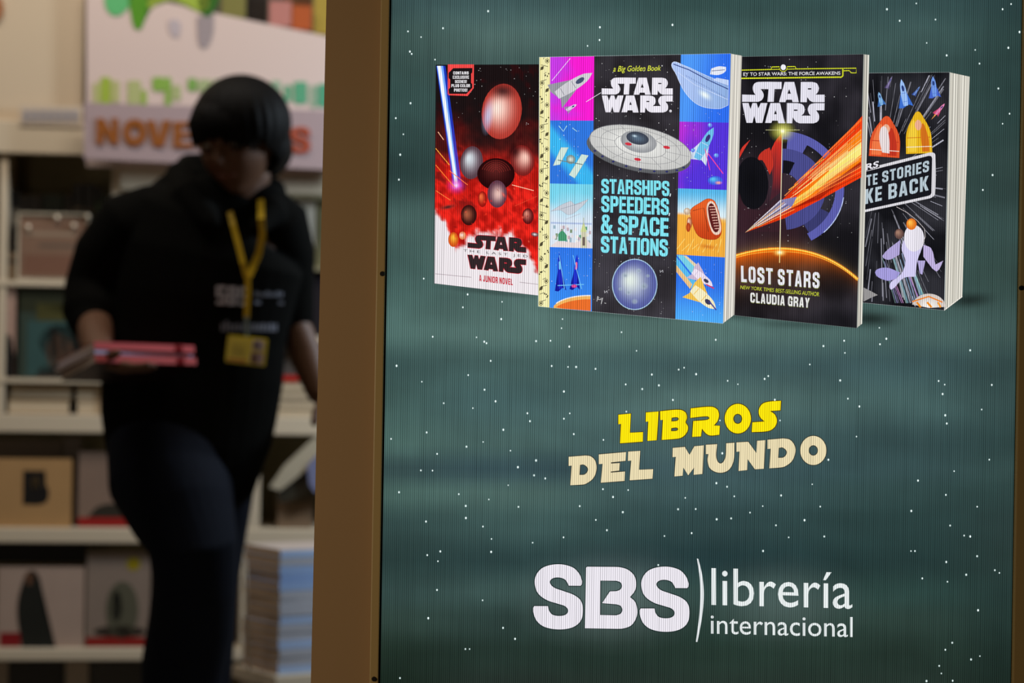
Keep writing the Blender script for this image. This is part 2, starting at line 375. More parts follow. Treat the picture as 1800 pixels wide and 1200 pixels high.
# --- lettering outlines (boxes in brackets are the drawing boxes)
SBS_S = path([(538, 272), (540, 235, 1), (510, 160, 1), (440, 95, 1), (300, 65, 1), (150, 95, 1), (75, 170, 1), (58, 260, 1), (90, 360, 1), (180, 430, 1), (300, 470, 1), (370, 495, 1), (398, 535, 1), (380, 575, 1), (320, 592, 1), (240, 580, 1), (205, 540, 1), (192, 492), (52, 492), (41, 510), (44, 560, 1), (80, 645, 1), (160, 705, 1), (300, 730, 1), (440, 710, 1), (525, 645, 1), (550, 540, 1), (530, 440, 1), (460, 380, 1), (340, 335, 1), (250, 300, 1), (212, 250, 1), (235, 212, 1), (300, 200, 1), (365, 220, 1), (395, 262, 1), (405, 284), (526, 285)])
SBS_B = [path([(582, 100), (592, 90), (880, 92), (930, 96, 1), (1010, 122, 1), (1075, 185, 1), (1092, 265, 1), (1080, 335, 1), (1030, 400), (1082, 450, 1), (1105, 540, 1), (1090, 620, 1), (1040, 690, 1), (960, 720, 1), (900, 724), (570, 718)]),
         path([(728, 232), (890, 234), (932, 250, 1), (948, 290, 1), (928, 325, 1), (890, 340), (825, 342), (745, 462), (890, 474), (934, 490, 1), (952, 530, 1), (935, 568, 1), (890, 586), (725, 583)])]
sbs = [[SBS_S], SBS_B, [[(x+1087, y+24) for x, y in SBS_S]]]
pr = Print('shop_name_lettering', SIGN, 0.0008)
bb = (0, 0, 1800, 900); qq = [(930, 980), (1240, 980), (1240, 1135), (930, 1135)]
pr.mapped(sbs, bb, qq, (228, 224, 232), (28, 44, 42), 3.2)
pr.mapped([[path([(1713, 6), (1728, 12), (1765, 170, 1), (1783, 370, 1), (1765, 600, 1), (1718, 858), (1702, 856), (1735, 600, 1), (1747, 400, 1), (1740, 200, 1)])]], bb, qq, (222, 226, 228))
pr.text('librería', [(1250.5, 998), (1498, 1003.5), (1498, 1070), (1250.5, 1063.5)], (226, 232, 232), 0.0)
pr.text('internacional', [(1249.3, 1079), (1498.5, 1084), (1498.5, 1119.5), (1249.3, 1113.5)], (222, 228, 228), 0.0)
pr.build('white shop name lettering')
lib = [[[(42, 172), (173, 160), (162, 362), (300, 355), (298, 455), (60, 472), (70, 268), (42, 272)]],
 [[(333, 148), (465, 138), (445, 440), (348, 447), (358, 243), (330, 245)]],
 [path([(480, 135), (690, 120, 1), (750, 150, 1), (764, 205, 1), (748, 250), (776, 305, 1), (755, 370, 1), (700, 415, 1), (620, 428), (498, 437), (512, 226), (482, 228)]),
  path([(603, 203), (660, 198, 1), (678, 215, 1), (660, 236, 1), (600, 243)]), path([(600, 312), (655, 307, 1), (672, 323, 1), (655, 341, 1), (597, 345)])],
 [path([(805, 105), (1020, 88, 1), (1082, 115, 1), (1102, 170, 1), (1088, 235, 1), (1048, 285), (1110, 288), (1105, 382), (1010, 390, 1), (965, 368, 1), (922, 318), (912, 400), (820, 405), (832, 238), (975, 226, 1), (1000, 208, 1), (980, 188, 1), (800, 205)])],
 [oval(1301, 213, 138, 156), oval(1300, 215, 47, 53)],
 [path([(1755, 25), (1750, 125), (1640, 132), (1692, 172, 1), (1712, 235, 1), (1690, 300, 1), (1625, 342, 1), (1448, 355), (1455, 252), (1583, 243), (1535, 195, 1), (1522, 125, 1), (1555, 62, 1), (1620, 36, 1)])]]
pr = Print('slogan_lettering', SIGN, 0.0009)
pr.mapped(lib, (0, 0, 1800, 540), [(1080, 700), (1380, 700), (1380, 790), (1080, 790)], (250, 224, 14), (70, 52, 12), 2.8)
pr.build('yellow slogan line')
mun = [[path([(37, 163), (150, 154), (185, 160, 1), (215, 190, 1), (224, 245, 1), (203, 305, 1), (150, 345, 1), (110, 351), (48, 354), (57, 222), (37, 224)]), path([(113, 217), (140, 216, 1), (167, 245, 1), (148, 280, 1), (109, 285)])],
 [[(240, 147), (423, 131), (419, 190), (322, 200), (321, 208), (381, 205), (377, 255), (320, 262), (320, 269), (415, 262), (412, 325), (253, 337), (265, 210), (240, 212)]],
 [[(437, 128), (518, 123), (510, 250), (605, 246), (600, 310), (447, 321), (458, 188), (435, 190)]],
 [[(737, 103), (818, 96), (850, 150), (882, 92), (946, 86), (937, 278), (878, 284), (881, 235), (841, 287), (808, 235), (803, 290), (748, 295), (758, 163), (735, 165)]],
 [path([(960, 82), (1035, 78), (1030, 170, 1), (1058, 208, 1), (1090, 172, 1), (1097, 72), (1152, 68), (1146, 190, 1), (1112, 252, 1), (1050, 270, 1), (990, 243, 1), (972, 190, 1), (977, 144), (960, 145)])],
 [[(1165, 66), (1245, 62), (1300, 138), (1305, 55), (1360, 51), (1350, 243), (1290, 247), (1241, 178), (1238, 252), (1180, 258), (1187, 127), (1165, 129)]],
 [path([(1375, 48), (1480, 39), (1525, 48, 1), (1556, 85, 1), (1562, 130, 1), (1540, 190, 1), (1490, 228, 1), (1450, 236), (1387, 240), (1396, 108), (1375, 110)]), path([(1450, 103), (1478, 101, 1), (1505, 130, 1), (1486, 165, 1), (1446, 170)])],
 [oval(1683, 120, 88, 98), oval(1683, 120, 31, 35)]]
pr = Print('slogan_lettering', SIGN, 0.0009)
pr.mapped(mun, (0, 0, 1800, 383), [(990, 760), (1460, 760), (1460, 860), (990, 860)], (226, 212, 172), (52, 52, 44), 2.6)
pr.build('cream slogan line')
BLK = {'O': [[(3,0),(7,0),(9,1),(10,3),(10,13),(9,15),(7,16),(3,16),(1,15),(0,13),(0,3),(1,1)],[(4,3),(6,3),(6.6,3.6),(6.6,12.4),(6,13),(4,13),(3.4,12.4),(3.4,3.6)]],
'C': [[(10,6),(10,3),(9,1),(7,0),(3,0),(1,1),(0,3),(0,13),(1,15),(3,16),(7,16),(9,15),(10,13),(10,10),(6.6,10),(6.6,12.4),(6,13),(4,13),(3.4,12.4),(3.4,3.6),(4,3),(6,3),(6.6,3.6),(6.6,6)]],
'G': [[(10,6),(10,3),(9,1),(7,0),(3,0),(1,1),(0,3),(0,13),(1,15),(3,16),(10,16),(10,7.6),(5.6,7.6),(5.6,10),(6.8,10),(6.8,13),(4,13),(3.4,12.4),(3.4,3.6),(4,3),(6,3),(6.6,3.6),(6.6,6)]],
'D': [[(0,0),(6.5,0),(9,1),(10,3),(10,13),(9,15),(6.5,16),(0,16)],[(3.4,3),(5.8,3),(6.6,3.8),(6.6,12.2),(5.8,13),(3.4,13)]],
'S': [[(10,5.6),(10,3),(9,1),(7,0),(3,0),(1,1),(0,3),(0,6),(.8,7.6),(6,10.2),(6.6,10.8),(6.6,12.4),(6,13),(4,13),(3.4,12.4),(3.4,10.4),(0,10.4),(0,13),(1,15),(3,16),(7,16),(9,15),(10,13),(10,9.6),(9.2,8),(4,5.5),(3.4,5),(3.4,3.6),(4,3),(6,3),(6.6,3.6),(6.6,5.6)]],
'T': [[(0,0),(9.4,0),(9.4,3),(6.4,3),(6.4,16),(3,16),(3,3),(0,3)]],
'A': [[(3,0),(7,0),(10,16),(6.7,16),(6.3,13),(3.7,13),(3.3,16),(0,16)],[(5,3.6),(5.9,10.4),(4.1,10.4)]],
'R': [[(0,0),(6.8,0),(9.2,1),(10,3),(10,6),(9.4,7.6),(8.4,8.4),(9.4,9.4),(10,11),(10.2,16),(6.8,16),(6.6,11),(6,10),(3.4,10),(3.4,16),(0,16)],[(3.4,3),(6,3),(6.6,3.6),(6.6,6.4),(6,7),(3.4,7)]],
'P': [[(0,0),(6.8,0),(9.2,1),(10,3),(10,7),(9.2,9),(6.8,10),(3.4,10),(3.4,16),(0,16)],[(3.4,3),(6,3),(6.6,3.6),(6.6,6.4),(6,7),(3.4,7)]],
'B': [[(0,0),(6.8,0),(9.2,1),(10,3),(10,5.6),(9.2,7.2),(8,8),(9.2,8.8),(10,10.4),(10,13),(9.2,15),(6.8,16),(0,16)],[(3.4,2.8),(6,2.8),(6.6,3.4),(6.6,6),(6,6.6),(3.4,6.6)],[(3.4,9.4),(6,9.4),(6.6,10),(6.6,12.6),(6,13.2),(3.4,13.2)]],
'E': [[(0,0),(8.6,0),(8.6,3),(3.4,3),(3.4,6.5),(8,6.5),(8,9.3),(3.4,9.3),(3.4,13),(8.6,13),(8.6,16),(0,16)]],
'H': [[(0,0),(3.4,0),(3.4,6.2),(6.6,6.2),(6.6,0),(10,0),(10,16),(6.6,16),(6.6,9.4),(3.4,9.4),(3.4,16),(0,16)]],
'I': [[(0,0),(3.4,0),(3.4,16),(0,16)]], 'L': [[(0,0),(3.4,0),(3.4,13),(8.2,13),(8.2,16),(0,16)]],
'K': [[(0,0),(3.4,0),(3.4,6),(6.4,0),(10,0),(6.6,7.4),(10.2,16),(6.6,16),(3.4,9),(3.4,16),(0,16)]],
'N': [[(0,0),(3.2,0),(6.9,8.5),(6.9,0),(10,0),(10,16),(6.9,16),(3.1,7.5),(3.1,16),(0,16)]],
'U': [[(0,0),(3.4,0),(3.4,12.4),(4,13),(6,13),(6.6,12.4),(6.6,0),(10,0),(10,13),(9,15),(7,16),(3,16),(1,15),(0,13)]],
'V': [[(0,0),(3.4,0),(5,11),(6.6,0),(10,0),(7,16),(3,16)]], 'X': [[(0,0),(3.6,0),(5,4.6),(6.4,0),(10,0),(7,8),(10,16),(6.4,16),(5,11.4),(3.6,16),(0,16),(3,8)]],
'Y': [[(0,0),(3.5,0),(5,5),(6.5,0),(10,0),(6.7,9),(6.7,16),(3.3,16),(3.3,9)]],
'J': [[(4.2,0),(7.6,0),(7.6,13),(6.8,15),(5,16),(2.6,16),(.8,15),(0,13),(0,10.4),(3.2,10.4),(3.2,12.4),(3.6,13),(4.2,12.4)]],
'&': [[(3.2,0),(6.4,0),(8.2,1),(9,3),(8.6,5.2),(6.8,7),(8.6,10),(9.4,8.4),(12,8.4),(11.6,10.4),(10.4,12.4),(12.4,14.6),(12.4,16),(9,16),(8,14.8),(6.4,16),(3,16),(1,15),(0,13),(0,10.6),(.8,8.6),(2.4,7.2),(1,5),(.6,3),(1.4,1)],[(4.2,2.4),(5.4,2.4),(6,3.2),(5.6,4.6),(4.8,5.6),(3.8,4.2),(3.6,3.2)],[(3.6,9),(6.8,13),(5.6,13.4),(4.2,13.4),(3.4,12.6),(3.2,10.4)]]}
def block(p, body, q, col, shadow=None, so=(0, 0), gap=1.3, stroke=None, sw=1.0):
    """heavy condensed capitals filling the quad q"""
    out = []; x = 0
    for ch in body:
        if ch == ' ': x += 4.5; continue
        if ch == '!': out += [[[(x, 0), (x+3.6, 0), (x+3, 10.5), (x+.6, 10.5)]], [[(x+.3, 12.6), (x+3.3, 12.6), (x+3.3, 16), (x+.3, 16)]]]; x += 3.6+gap; continue
        g = BLK[ch]; out.append([[(a+x, b) for a, b in lp] for lp in g]); x += max(a for a, b in g[0])+gap
    bb = (0, 0, x-gap, 16)
    if shadow is not None: p.mapped(out, bb, [(a[0]+so[0], a[1]+so[1]) for a in q], shadow)
    p.mapped(out, bb, q, col, stroke, sw)
SWbb = (172, 378, 1418, 988)
sw_top = [[path([(770, 378), (768, 482), (660, 484), (650, 672), (555, 672), (570, 484), (450, 484), (486, 530, 1), (497, 590, 1), (470, 645, 1), (415, 672), (172, 672), (172, 565), (375, 570), (343, 520, 1), (333, 455, 1), (360, 400, 1), (420, 378, 1)])],
 [[(815, 378), (960, 378), (1030, 676), (935, 676), (925, 640), (840, 640), (828, 676), (730, 676)], [(882, 482), (910, 552), (858, 552)]],
 [path([(1058, 378), (1230, 378), (1300, 400, 1), (1330, 465, 1), (1315, 530, 1), (1280, 565), (1418, 565), (1418, 676), (1240, 676), (1195, 652, 1), (1155, 600), (1150, 676), (1052, 676)]), [(1165, 470), (1213, 470), (1223, 480), (1213, 490), (1165, 490)]]]
sw_bot = [[[(175, 690), (270, 690), (300, 780), (330, 690), (390, 690), (418, 770), (455, 690), (555, 690), (480, 984), (385, 984), (358, 880), (330, 984), (240, 984)]],
 [[(600, 690), (745, 690), (820, 988), (720, 988), (712, 950), (628, 950), (615, 984), (520, 984)], [(678, 795), (697, 855), (655, 855)]],
 [path([(848, 690), (1010, 690), (1090, 715, 1), (1118, 790, 1), (1100, 845, 1), (1065, 875), (1210, 875), (1178, 835, 1), (1165, 770, 1), (1200, 710, 1), (1270, 690), (1418, 690), (1415, 795), (1290, 797), (1325, 845, 1), (1337, 905, 1), (1312, 962, 1), (1250, 988), (1040, 988), (985, 962, 1), (938, 900), (930, 988), (845, 988)]), [(955, 785), (1003, 785), (1012, 794), (1003, 805), (955, 805)]]]

# --- book 1: tall red and black paperback
def book(name_label, d0):
    e = Print('pictured_book', SIGN, d0); return e
b1 = book('', 0.0010)
c1 = [(766.8, 114.5), (949.5, 113.5), (946.2, 519.2), (763.6, 498)]
b1.line(c1+[c1[0]], 2.2, (30, 40, 40))
def cov1(u, v):
    n = fbm(u*4.2, v*8, 1.5); n2 = fbm(u*13, v*20, 4)
    red = sm(0.16, 0.46, v+0.14*n); black = (26, 18, 19)
    r1 = lerp((170, 22, 16), (242, 40, 30), sm(-0.5, 0.4, n2))
    c = lerp(black, r1, red*(0.45+0.55*sm(0.30, .52, v+.05*n)))
    c = lerp(c, (52, 12, 14), 0.6*sm(0.15, 0.6, n2*0.8+n*0.6)*(1-sm(.60, .72, v)))
    ks = [(0, .665), (.1, .72), (.2, .83), (.3, .79), (.4, .745), (.75, .745), (.88, .79), (.95, .86), (1, .90)]
    edge = .9
    for (a0, e0), (a1, e1) in zip(ks, ks[1:]):
        if a0 <= u <= a1: edge = e0+(e1-e0)*(u-a0)/(a1-a0)
    return lerp(c, (232, 225, 229), sm(edge-.012, edge+0.02, v+.035*n2))
b1.grid(c1, cov1, 60, 120)
def star_field(p, quad, n, seed, a=0.9, rmax=1.0):
    rr = random.Random(seed)
    for _ in range(n):
        u, v = rr.random(), rr.random()
        x = (quad[0][0]*(1-u)+quad[1][0]*u)*(1-v)+(quad[3][0]*(1-u)+quad[2][0]*u)*v
        y = (quad[0][1]*(1-u)+quad[1][1]*u)*(1-v)+(quad[3][1]*(1-u)+quad[2][1]*u)*v
        r = 0.35+rr.random()*rmax*0.6; g = 150+rr.random()*100
        p.ell(x, y, r, r, (g, g, g, a), n=6, rings=1)
star_field(b1, [(800, 118), (946, 116), (946, 220), (800, 220)], 40, 3, .6)
# comet streak, planets and embers in place of the printed figures
b1.poly([(766.8, 116), (783, 116), (812, 328), (797, 332)], (24, 60, 200, .75))
b1.poly([(768, 116), (779, 116), (806, 325), (799, 327)], (120, 170, 255))
b1.poly([(769, 116), (775, 116), (804, 322), (800, 324)], (240, 246, 255))
b1.ell(802, 326, 20, 18, (245, 120, 225, .9), (220, 30, 120, 0))
b1.ell(802, 326, 7, 7, (255, 225, 255), (250, 130, 230, 0))
b1.ball(882, 196, 35, 49, (255, 226, 212), (176, 56, 46), -0.30, -0.10, 8)
b1.ell(884, 160, 33, 20, (36, 22, 26, .9), (60, 20, 24, 0), 6)
b1.ell(858, 204, 12, 36, (190, 205, 240, .7), (190, 190, 230, 0), 8)
b1.ball(829, 286, 20, 29, (214, 224, 230), (84, 60, 70), -0.3, -0.3, 6)
b1.ball(918, 282, 21, 27, (250, 200, 184), (120, 30, 28), 0.3, -0.2, -8)
b1.ell(905, 266, 15, 20, (30, 14, 18, .85), (40, 8, 10, 0))
b1.ball(872, 306, 33, 28, (96, 36, 34), (36, 8, 10), -0.1, -0.5)
for k in range(6): b1.line([(872+(26-k*4)*math.cos(R(a)), 306+(24-k*3)*math.sin(R(a))) for a in range(200, 350, 12)], 0.9, (150, 46, 40, .6))
b1.ball(874, 341, 17, 24, (230, 190, 180), (90, 54, 70), 0.1, 0.0)
b1.ball(824, 378, 14, 18, (170, 92, 64), (50, 16, 16), -0.3, -0.1)
b1.ball(848, 350, 8, 14, (240, 110, 60), (150, 20, 16))
b1.ball(928, 380, 10, 14, (220, 140, 120), (90, 18, 20))
b1.ball(797, 421, 9, 13, (250, 190, 60), (206, 80, 24), 0, -.4)
b1.ball(813, 414, 6, 7, (250, 236, 226), (220, 130, 80))
b1.ell(787, 364, 20, 6, (60, 36, 34), (110, 60, 50, 0), -12)
b1.ell(940, 412, 7, 4, (230, 226, 228), (60, 50, 56, .8), 10)
for (x0, y0, x1, y1, c) in ((766, 261, 790, 290, (255, 170, 60)), (766, 290, 800, 330, (255, 130, 50)), (766, 335, 792, 352, (255, 120, 60)), (770, 232, 780, 246, (250, 190, 150)), (790, 300, 822, 325, (255, 120, 60)), (900, 325, 938, 335, (255, 190, 160)), (905, 362, 944, 345, (220, 60, 40))):
    b1.line([(x0, y0), (x1, y1)], 1.3, c)
rr = random.Random(5)
for k in range(46):
    x = 770+rr.random()*170; y = 320+rr.random()*110
    b1.ell(x, y, 1+rr.random()*7, 1+rr.random()*3.5, (rr.choice([(255, 70, 40), (90, 10, 12), (200, 30, 24), (250, 120, 90)])+(.7,)), (220, 30, 24, 0), rr.random()*180, 10, 2)
s1 = lambda *p: Q(800, 400, 9.23, *p)
b1.line(s1((0, 780), (265, 805)), 0.8, (150, 130, 140)); b1.line([(765, 481), (800, 484.5)], 0.8, (150, 130, 140)); b1.line(s1((1045, 885), (1345, 920)), 0.8, (150, 130, 140))
o1 = b1.build('pictured paperback with a red and black cover')
t1 = Print('title_lettering', o1, 0.0022)
rq = s1((205, 112), (1152, 178), (1152, 405), (205, 325)); t1.mapped(sw_top, (172, 378, 1418, 676), rq, (50, 38, 40), (216, 40, 60), 1.7)
rq = s1((203, 440), (1150, 522), (1150, 757), (203, 662)); t1.mapped(sw_bot, (172, 690, 1418, 988), rq, (50, 38, 40), (216, 40, 60), 1.7)
t1.text('T H E   L A S T   J E D I', s1((135, 350), (1235, 452), (1235, 505), (135, 402)), (40, 30, 40))
block(t1, 'A JUNIOR NOVEL', s1((390, 765), (935, 832), (935, 935), (390, 868)), (196, 34, 52), gap=2.0)
t1.build('dark lettering outlined in red')
s5 = lambda *p: Q(760, 100, 7.5, *p)
g1 = Print('corner_flash', o1, 0.0024)
g1.poly(s5((205, 102), (548, 102), (545, 415), (465, 518), (215, 508), (203, 490)), (240, 74, 72))
g1.poly(s5((275, 152), (528, 150), (525, 210), (512, 225), (512, 345), (525, 360), (525, 412), (450, 490), (222, 490), (215, 430), (235, 410), (235, 300), (215, 280), (215, 215)), (26, 20, 22))
for t, a, b, y0, y1 in (('CONTAINS', 275, 480, 195, 235), ('EXCLUSIVE', 270, 483, 250, 292), ('SCENES!', 298, 455, 308, 348), ('PLUS COLOR', 252, 498, 362, 403), ('PHOTOS!', 287, 462, 420, 462)):
    block(g1, t, s5((a, y0), (b, y0), (b, y1), (a, y1)), (236, 234, 238), gap=2.2)
g1.build()

# --- book 4 (behind book 3): black cover with white speed lines
b4 = book('', 0.0012)
pg = [(1668.7, 127.3), (1704, 135), (1691, 521), (1659.2, 545.2)]
def pages(n, seed, base=(236, 232, 220), dark=(184, 180, 168)):
    rr = random.Random(seed); vals = [rr.random() for _ in range(n+1)]
    def fn(u, v):
        k = vals[int(u*n) if u < 1 else n]; c = lerp(dark, base, 0.35+0.65*k)
        return tuple(x*(0.93+0.10*(v > .93)) for x in c)
    return fn
def page_block(p, quad, n, seed, **k):
    f_ = pages(n*2, seed, **k)
    for i in range(n):   # hard-edged leaves
        u0, u1 = i/n, (i+1)/n
        qd = [lerp(quad[0], quad[1], u0), lerp(quad[0], quad[1], u1), lerp(quad[3], quad[2], u1), lerp(quad[3], quad[2], u0)]
        c = f_(u0+0.3/n, .5); hi = i % 2
        p.poly(qd, tuple(min(255, x*(1.06 if hi else .92)) for x in c))
page_block(b4, pg, 14, 4)
b4.line([pg[3], pg[2]], 1.6, (236, 230, 220))
c4 = [(1524, 128.8), (1668.7, 127.3), (1659.2, 545.2), (1514, 531.6)]
b4.line(c4+[c4[0]], 1.6, (190, 200, 200)); b4.grid(c4, lambda u, v: lerp((18, 18, 22), (46, 46, 52), sm(.1, .9, fbm(u*3, v*6, 2)+.5)), 8, 16)
def in4(x, y):
    t = (y-128)/(545-128); xl4 = 1524-10*t+1.5; xr4 = 1668.7-9.5*t-1.5
    yb = 531.6+(x-1514)/(145)*13.6-1.5
    return xl4 < x < xr4 and 130 < y < yb
rr = random.Random(11)
for k in range(420):
    a = rr.random()*2*math.pi; cx, cy = 1546, 318; ca, sa = math.cos(a), math.sin(a)
    r0 = 46+rr.random()*190; ln = 20+rr.random()*90; pts = []
    for i in range(7):
        r_ = r0+ln*i/6; x, y = cx+ca*r_, cy+sa*r_*1.15
        if in4(x, y): pts.append((x, y))
    if len(pts) > 2:
        g = 110+rr.random()*130; b4.line(pts, 0.4+rr.random()**2*2.2, (g, g, min(255, g*1.08), .3+.55*rr.random()))
s4 = lambda *p: Q(1500, 360, 5.7125, *p)
for k in range(16):     # broad bluish shafts at the foot
    x0 = 300+k*17+rr.random()*10; b4.line(s4((x0-20+k*3, 480+rr.random()*160), (x0+110+k*5, 985+(k > 8)*20)), 0.8+rr.random()*2.6, (120+rr.random()*80, 125+rr.random()*80, 170+rr.random()*60, .55))
def rocket(p, cx, cy, L_, W_, ang, body, wing, win=(40, 60, 120), flame=None):
    """plain little rocket, nose along ang (degrees, screen)"""
    ca, sa = math.cos(R(ang)), math.sin(R(ang))
    T = lambda pts: [(cx+x*ca-y*sa, cy+x*sa+y*ca) + tuple(z) for x, y, *z in [(a*L_, b*W_)+tuple(c) for a, b, *c in pts]]
    if flame: p.poly(path(T([(-.45, -.2), (-.95, 0), (-.45, .2)])), flame)
    p.poly(T([(0.05, -.35), (-.5, -1.0), (-.52, -.4), (-.42, .4), (-.5, 1.0), (0.05, .35)]), wing)
    p.poly(path(T([(.5, 0), (.3, -.3, 1), (-.1, -.4, 1), (-.45, -.3), (-.45, .3), (-.1, .4, 1), (.3, .3, 1)])), body)
    p.poly(path(T([(.28, -.02, 1), (.18, -.17, 1), (.06, 0, 1), (.18, .17, 1)])), win)
    p.line(T([(0.0, -.3), (0.0, .3)]), max(.4, W_*.05), wing); p.line(T([(-.3, -.3), (-.3, .3)]), max(.4, W_*.05), wing)
rocket(b4, 1588, 164, 50, 13, -100, (150, 186, 240), (60, 110, 205)); rocket(b4, 1641, 153, 38, 11, -96, (110, 150, 225), (70, 100, 200))
rocket(b4, 1547, 174, 25, 8, -104, (130, 180, 225), (60, 110, 180)); rocket(b4, 1611, 160, 20, 4, -55, (110, 140, 200), (50, 80, 160)); rocket(b4, 1563, 145, 24, 4, -65, (130, 120, 160), (80, 70, 110))
rocket(b4, 1652, 192, 26, 6, -50, (225, 130, 175), (200, 70, 110), flame=(240, 160, 80))
# orange and ochre capsules, lilac comet, banded globe in place of the printed figures
def capsule(cx, top, wd, ht, c0, c1, c2, rot=0):
    T = lambda pts: [(cx+x*wd*math.cos(R(rot))-y*ht*math.sin(R(rot)), top+ht/2+x*wd*math.sin(R(rot))+y*ht*math.cos(R(rot)))+tuple(z) for x, y, *z in pts]
    b4.poly(path(T([(-.5, .5), (-.46, .0, 1), (-.2, -.36, 1), (0, -.5, 1), (.2, -.36, 1), (.46, 0, 1), (.5, .5)])), c0, stroke=(40, 18, 14), sw=.8)
    b4.poly(path(T([(-.42, .46), (-.38, .05, 1), (-.14, -.28, 1), (-.1, .46)])), c1)
    b4.poly(path(T([(.12, .46), (.14, -.2, 1), (.36, .1, 1), (.40, .46)])), c2)
    b4.poly(path(T([(0, -.3, 1), (.13, -.18, 1), (0, -.05, 1), (-.13, -.18, 1)])), (230, 170, 140))
    b4.line(T([(-.45, .12), (.45, .12)]), 1.2, c2); b4.line(T([(-.48, .34), (.48, .34)]), 1.2, (236, 226, 214))
capsule(1556, 204, 54, 72, (222, 84, 44), (238, 120, 70), (190, 52, 34), 4); capsule(1614, 196, 46, 74, (226, 178, 34), (238, 200, 60), (206, 110, 30), -2)
b4.poly(path([(1550, 268), (1545, 240, 1), (1553, 222, 1), (1562, 240, 1), (1563, 270)]), (226, 214, 214))
b4.poly(path(s4((640, 230), (700, 300, 1), (690, 420, 1), (640, 560, 1), (620, 720), (500, 735, 1), (380, 850, 1), (365, 790, 1), (480, 690, 1), (520, 560, 1), (480, 430, 1), (540, 300, 1))), (206, 200, 236))
b4.poly(path(s4((600, 200, 1), (690, 260, 1), (700, 400, 1), (600, 470, 1), (520, 400, 1), (520, 260, 1))), (226, 222, 232))
b4.poly(path(s4((470, 350), (290, 510, 1), (350, 552, 1), (460, 500))), (172, 160, 210)); b4.poly(path(s4((470, 680), (320, 630, 1), (215, 680, 1), (330, 760, 1), (430, 740))), (160, 152, 214))
b4.poly(path(s4((700, 400), (780, 440, 1), (820, 600), (900, 560), (840, 665, 1), (790, 640), (700, 520))), (186, 172, 216)); b4.poly(path(s4((640, 560), (720, 560), (690, 700), (665, 690))), (176, 166, 214))
b4.ball(1601.5, 394, 9, 10, (250, 190, 80), (220, 110, 30)); b4.ball(1580, 411, 8, 9, (170, 130, 110), (96, 70, 66)); b4.line(s4((430, 20), (540, 80), (640, 160), (710, 240), (720, 320), (690, 390)), .9, (200, 190, 190))
g4c = s4((755, 960))[0]
b4.ell(1632, 541, 30, 25, (238, 236, 232), (206, 196, 190), a0=180+14, a1=360-4, n=24)
for (a, b_, c) in ((1611, 1618, (236, 140, 30)), (1629, 1637, (236, 140, 30)), (1648, 1653, (236, 150, 50))): b4.line([(a, 531+.0*a), (b_, 540)], 3.4, c)
b4.line([(1603, 530), (1632, 521), (1656, 531)], 2.4, (232, 130, 40))
b4.poly(path(s4((100, 830), (180, 870, 1), (243, 905), (180, 930, 1), (100, 970))), (150, 148, 148))
s3c = lambda *p: Q(1510, 240, 7.5, *p)
# the slanted panel
b4.poly(path(s3c((60, 455), (60, 440), (270, 378), (925, 212), (980, 215, 1), (1003, 250, 1), (998, 760, 1), (960, 800, 1), (930, 815), (60, 1000), (60, 985))), (214, 212, 218))
b4.poly(path(s3c((60, 470), (300, 408), (915, 255), (948, 262, 1), (960, 290), (950, 745), (935, 770, 1), (900, 785), (60, 968))), (24, 24, 30))
o4 = b4.build('pictured thick book with a black cover crossed by white speed lines')
t4 = Print('title_lettering', o4, 0.0028)
t4.poly(s3c((78, 350), (262, 318), (262, 405), (78, 462)), (26, 24, 28))
t4.text('RS', s3c((84, 365), (262, 318), (245, 405), (84, 452)), (224, 222, 230), .03)
for t, qd in (('TE', ((92, 512), (240, 482), (238, 630), (94, 654))), ('STORIES', ((300, 462), (920, 314), (915, 462), (300, 612))), ('KE', ((82, 698), (298, 652), (296, 842), (78, 893))), ('BACK', ((382, 632), (912, 516), (912, 708), (382, 830)))):
    block(t4, t, s3c(*qd), (178, 194, 204), gap=2.2)
t4.build('grey blue slanted lettering')

# --- book 3: black cover with the flaming comet
b3 = book('', 0.0030)
c3 = [(1301, 100.4), (1517, 96), (1505.2, 576.4), (1290, 553.9)]
page_block(b3, [(1517, 96), (1527.3, 97.2), (1514.6, 568.7), (1505.2, 576.4)], 4, 8, base=(228, 225, 214))
def px3(u, v): return ((c3[0][0]*(1-u)+c3[1][0]*u)*(1-v)+(c3[3][0]*(1-u)+c3[2][0]*u)*v, (c3[0][1]*(1-u)+c3[1][1]*u)*(1-v)+(c3[3][1]*(1-u)+c3[2][1]*u)*v)
def arc_y(x):   # rim of the planet
    t = (x-1371)/134.0
    return 436.5+(t*t*(44 if t > 0 else 36))+(t**4*8 if t > 0 else 0)
def cov3(u, v):
    x, y = px3(u, v); c = lerp((22, 21, 25), (50, 47, 54), sm(-.6, .7, fbm(u*3, v*5, 7)))
    c = lerp(c, (62, 34, 44), .6*sm(.28, .6, v)*(1-sm(.45, .7, u))*(1-sm(.72, .8, v)))
    d = y-arc_y(x)
    if d < 0: c = lerp(c, (150, 110, 60), math.exp(d/9.0)*.8*(1-.5*abs(u-.3)))
    else: c = lerp(c, (255, 104, 10), math.exp(-d/(26.0-14*sm(.4, 1, u)))*(1.0-.55*sm(.5, 1, u)))
    return c
b3.line(c3+[c3[0]], 1.6, (120, 130, 128)); b3.grid(c3, cov3, 54, 150)
star_field(b3, [(1306, 105), (1512, 102), (1508, 430), (1300, 425)], 150, 21, .75, .9)
s8 = lambda *p: Q(1290, 220, 4.8, *p)
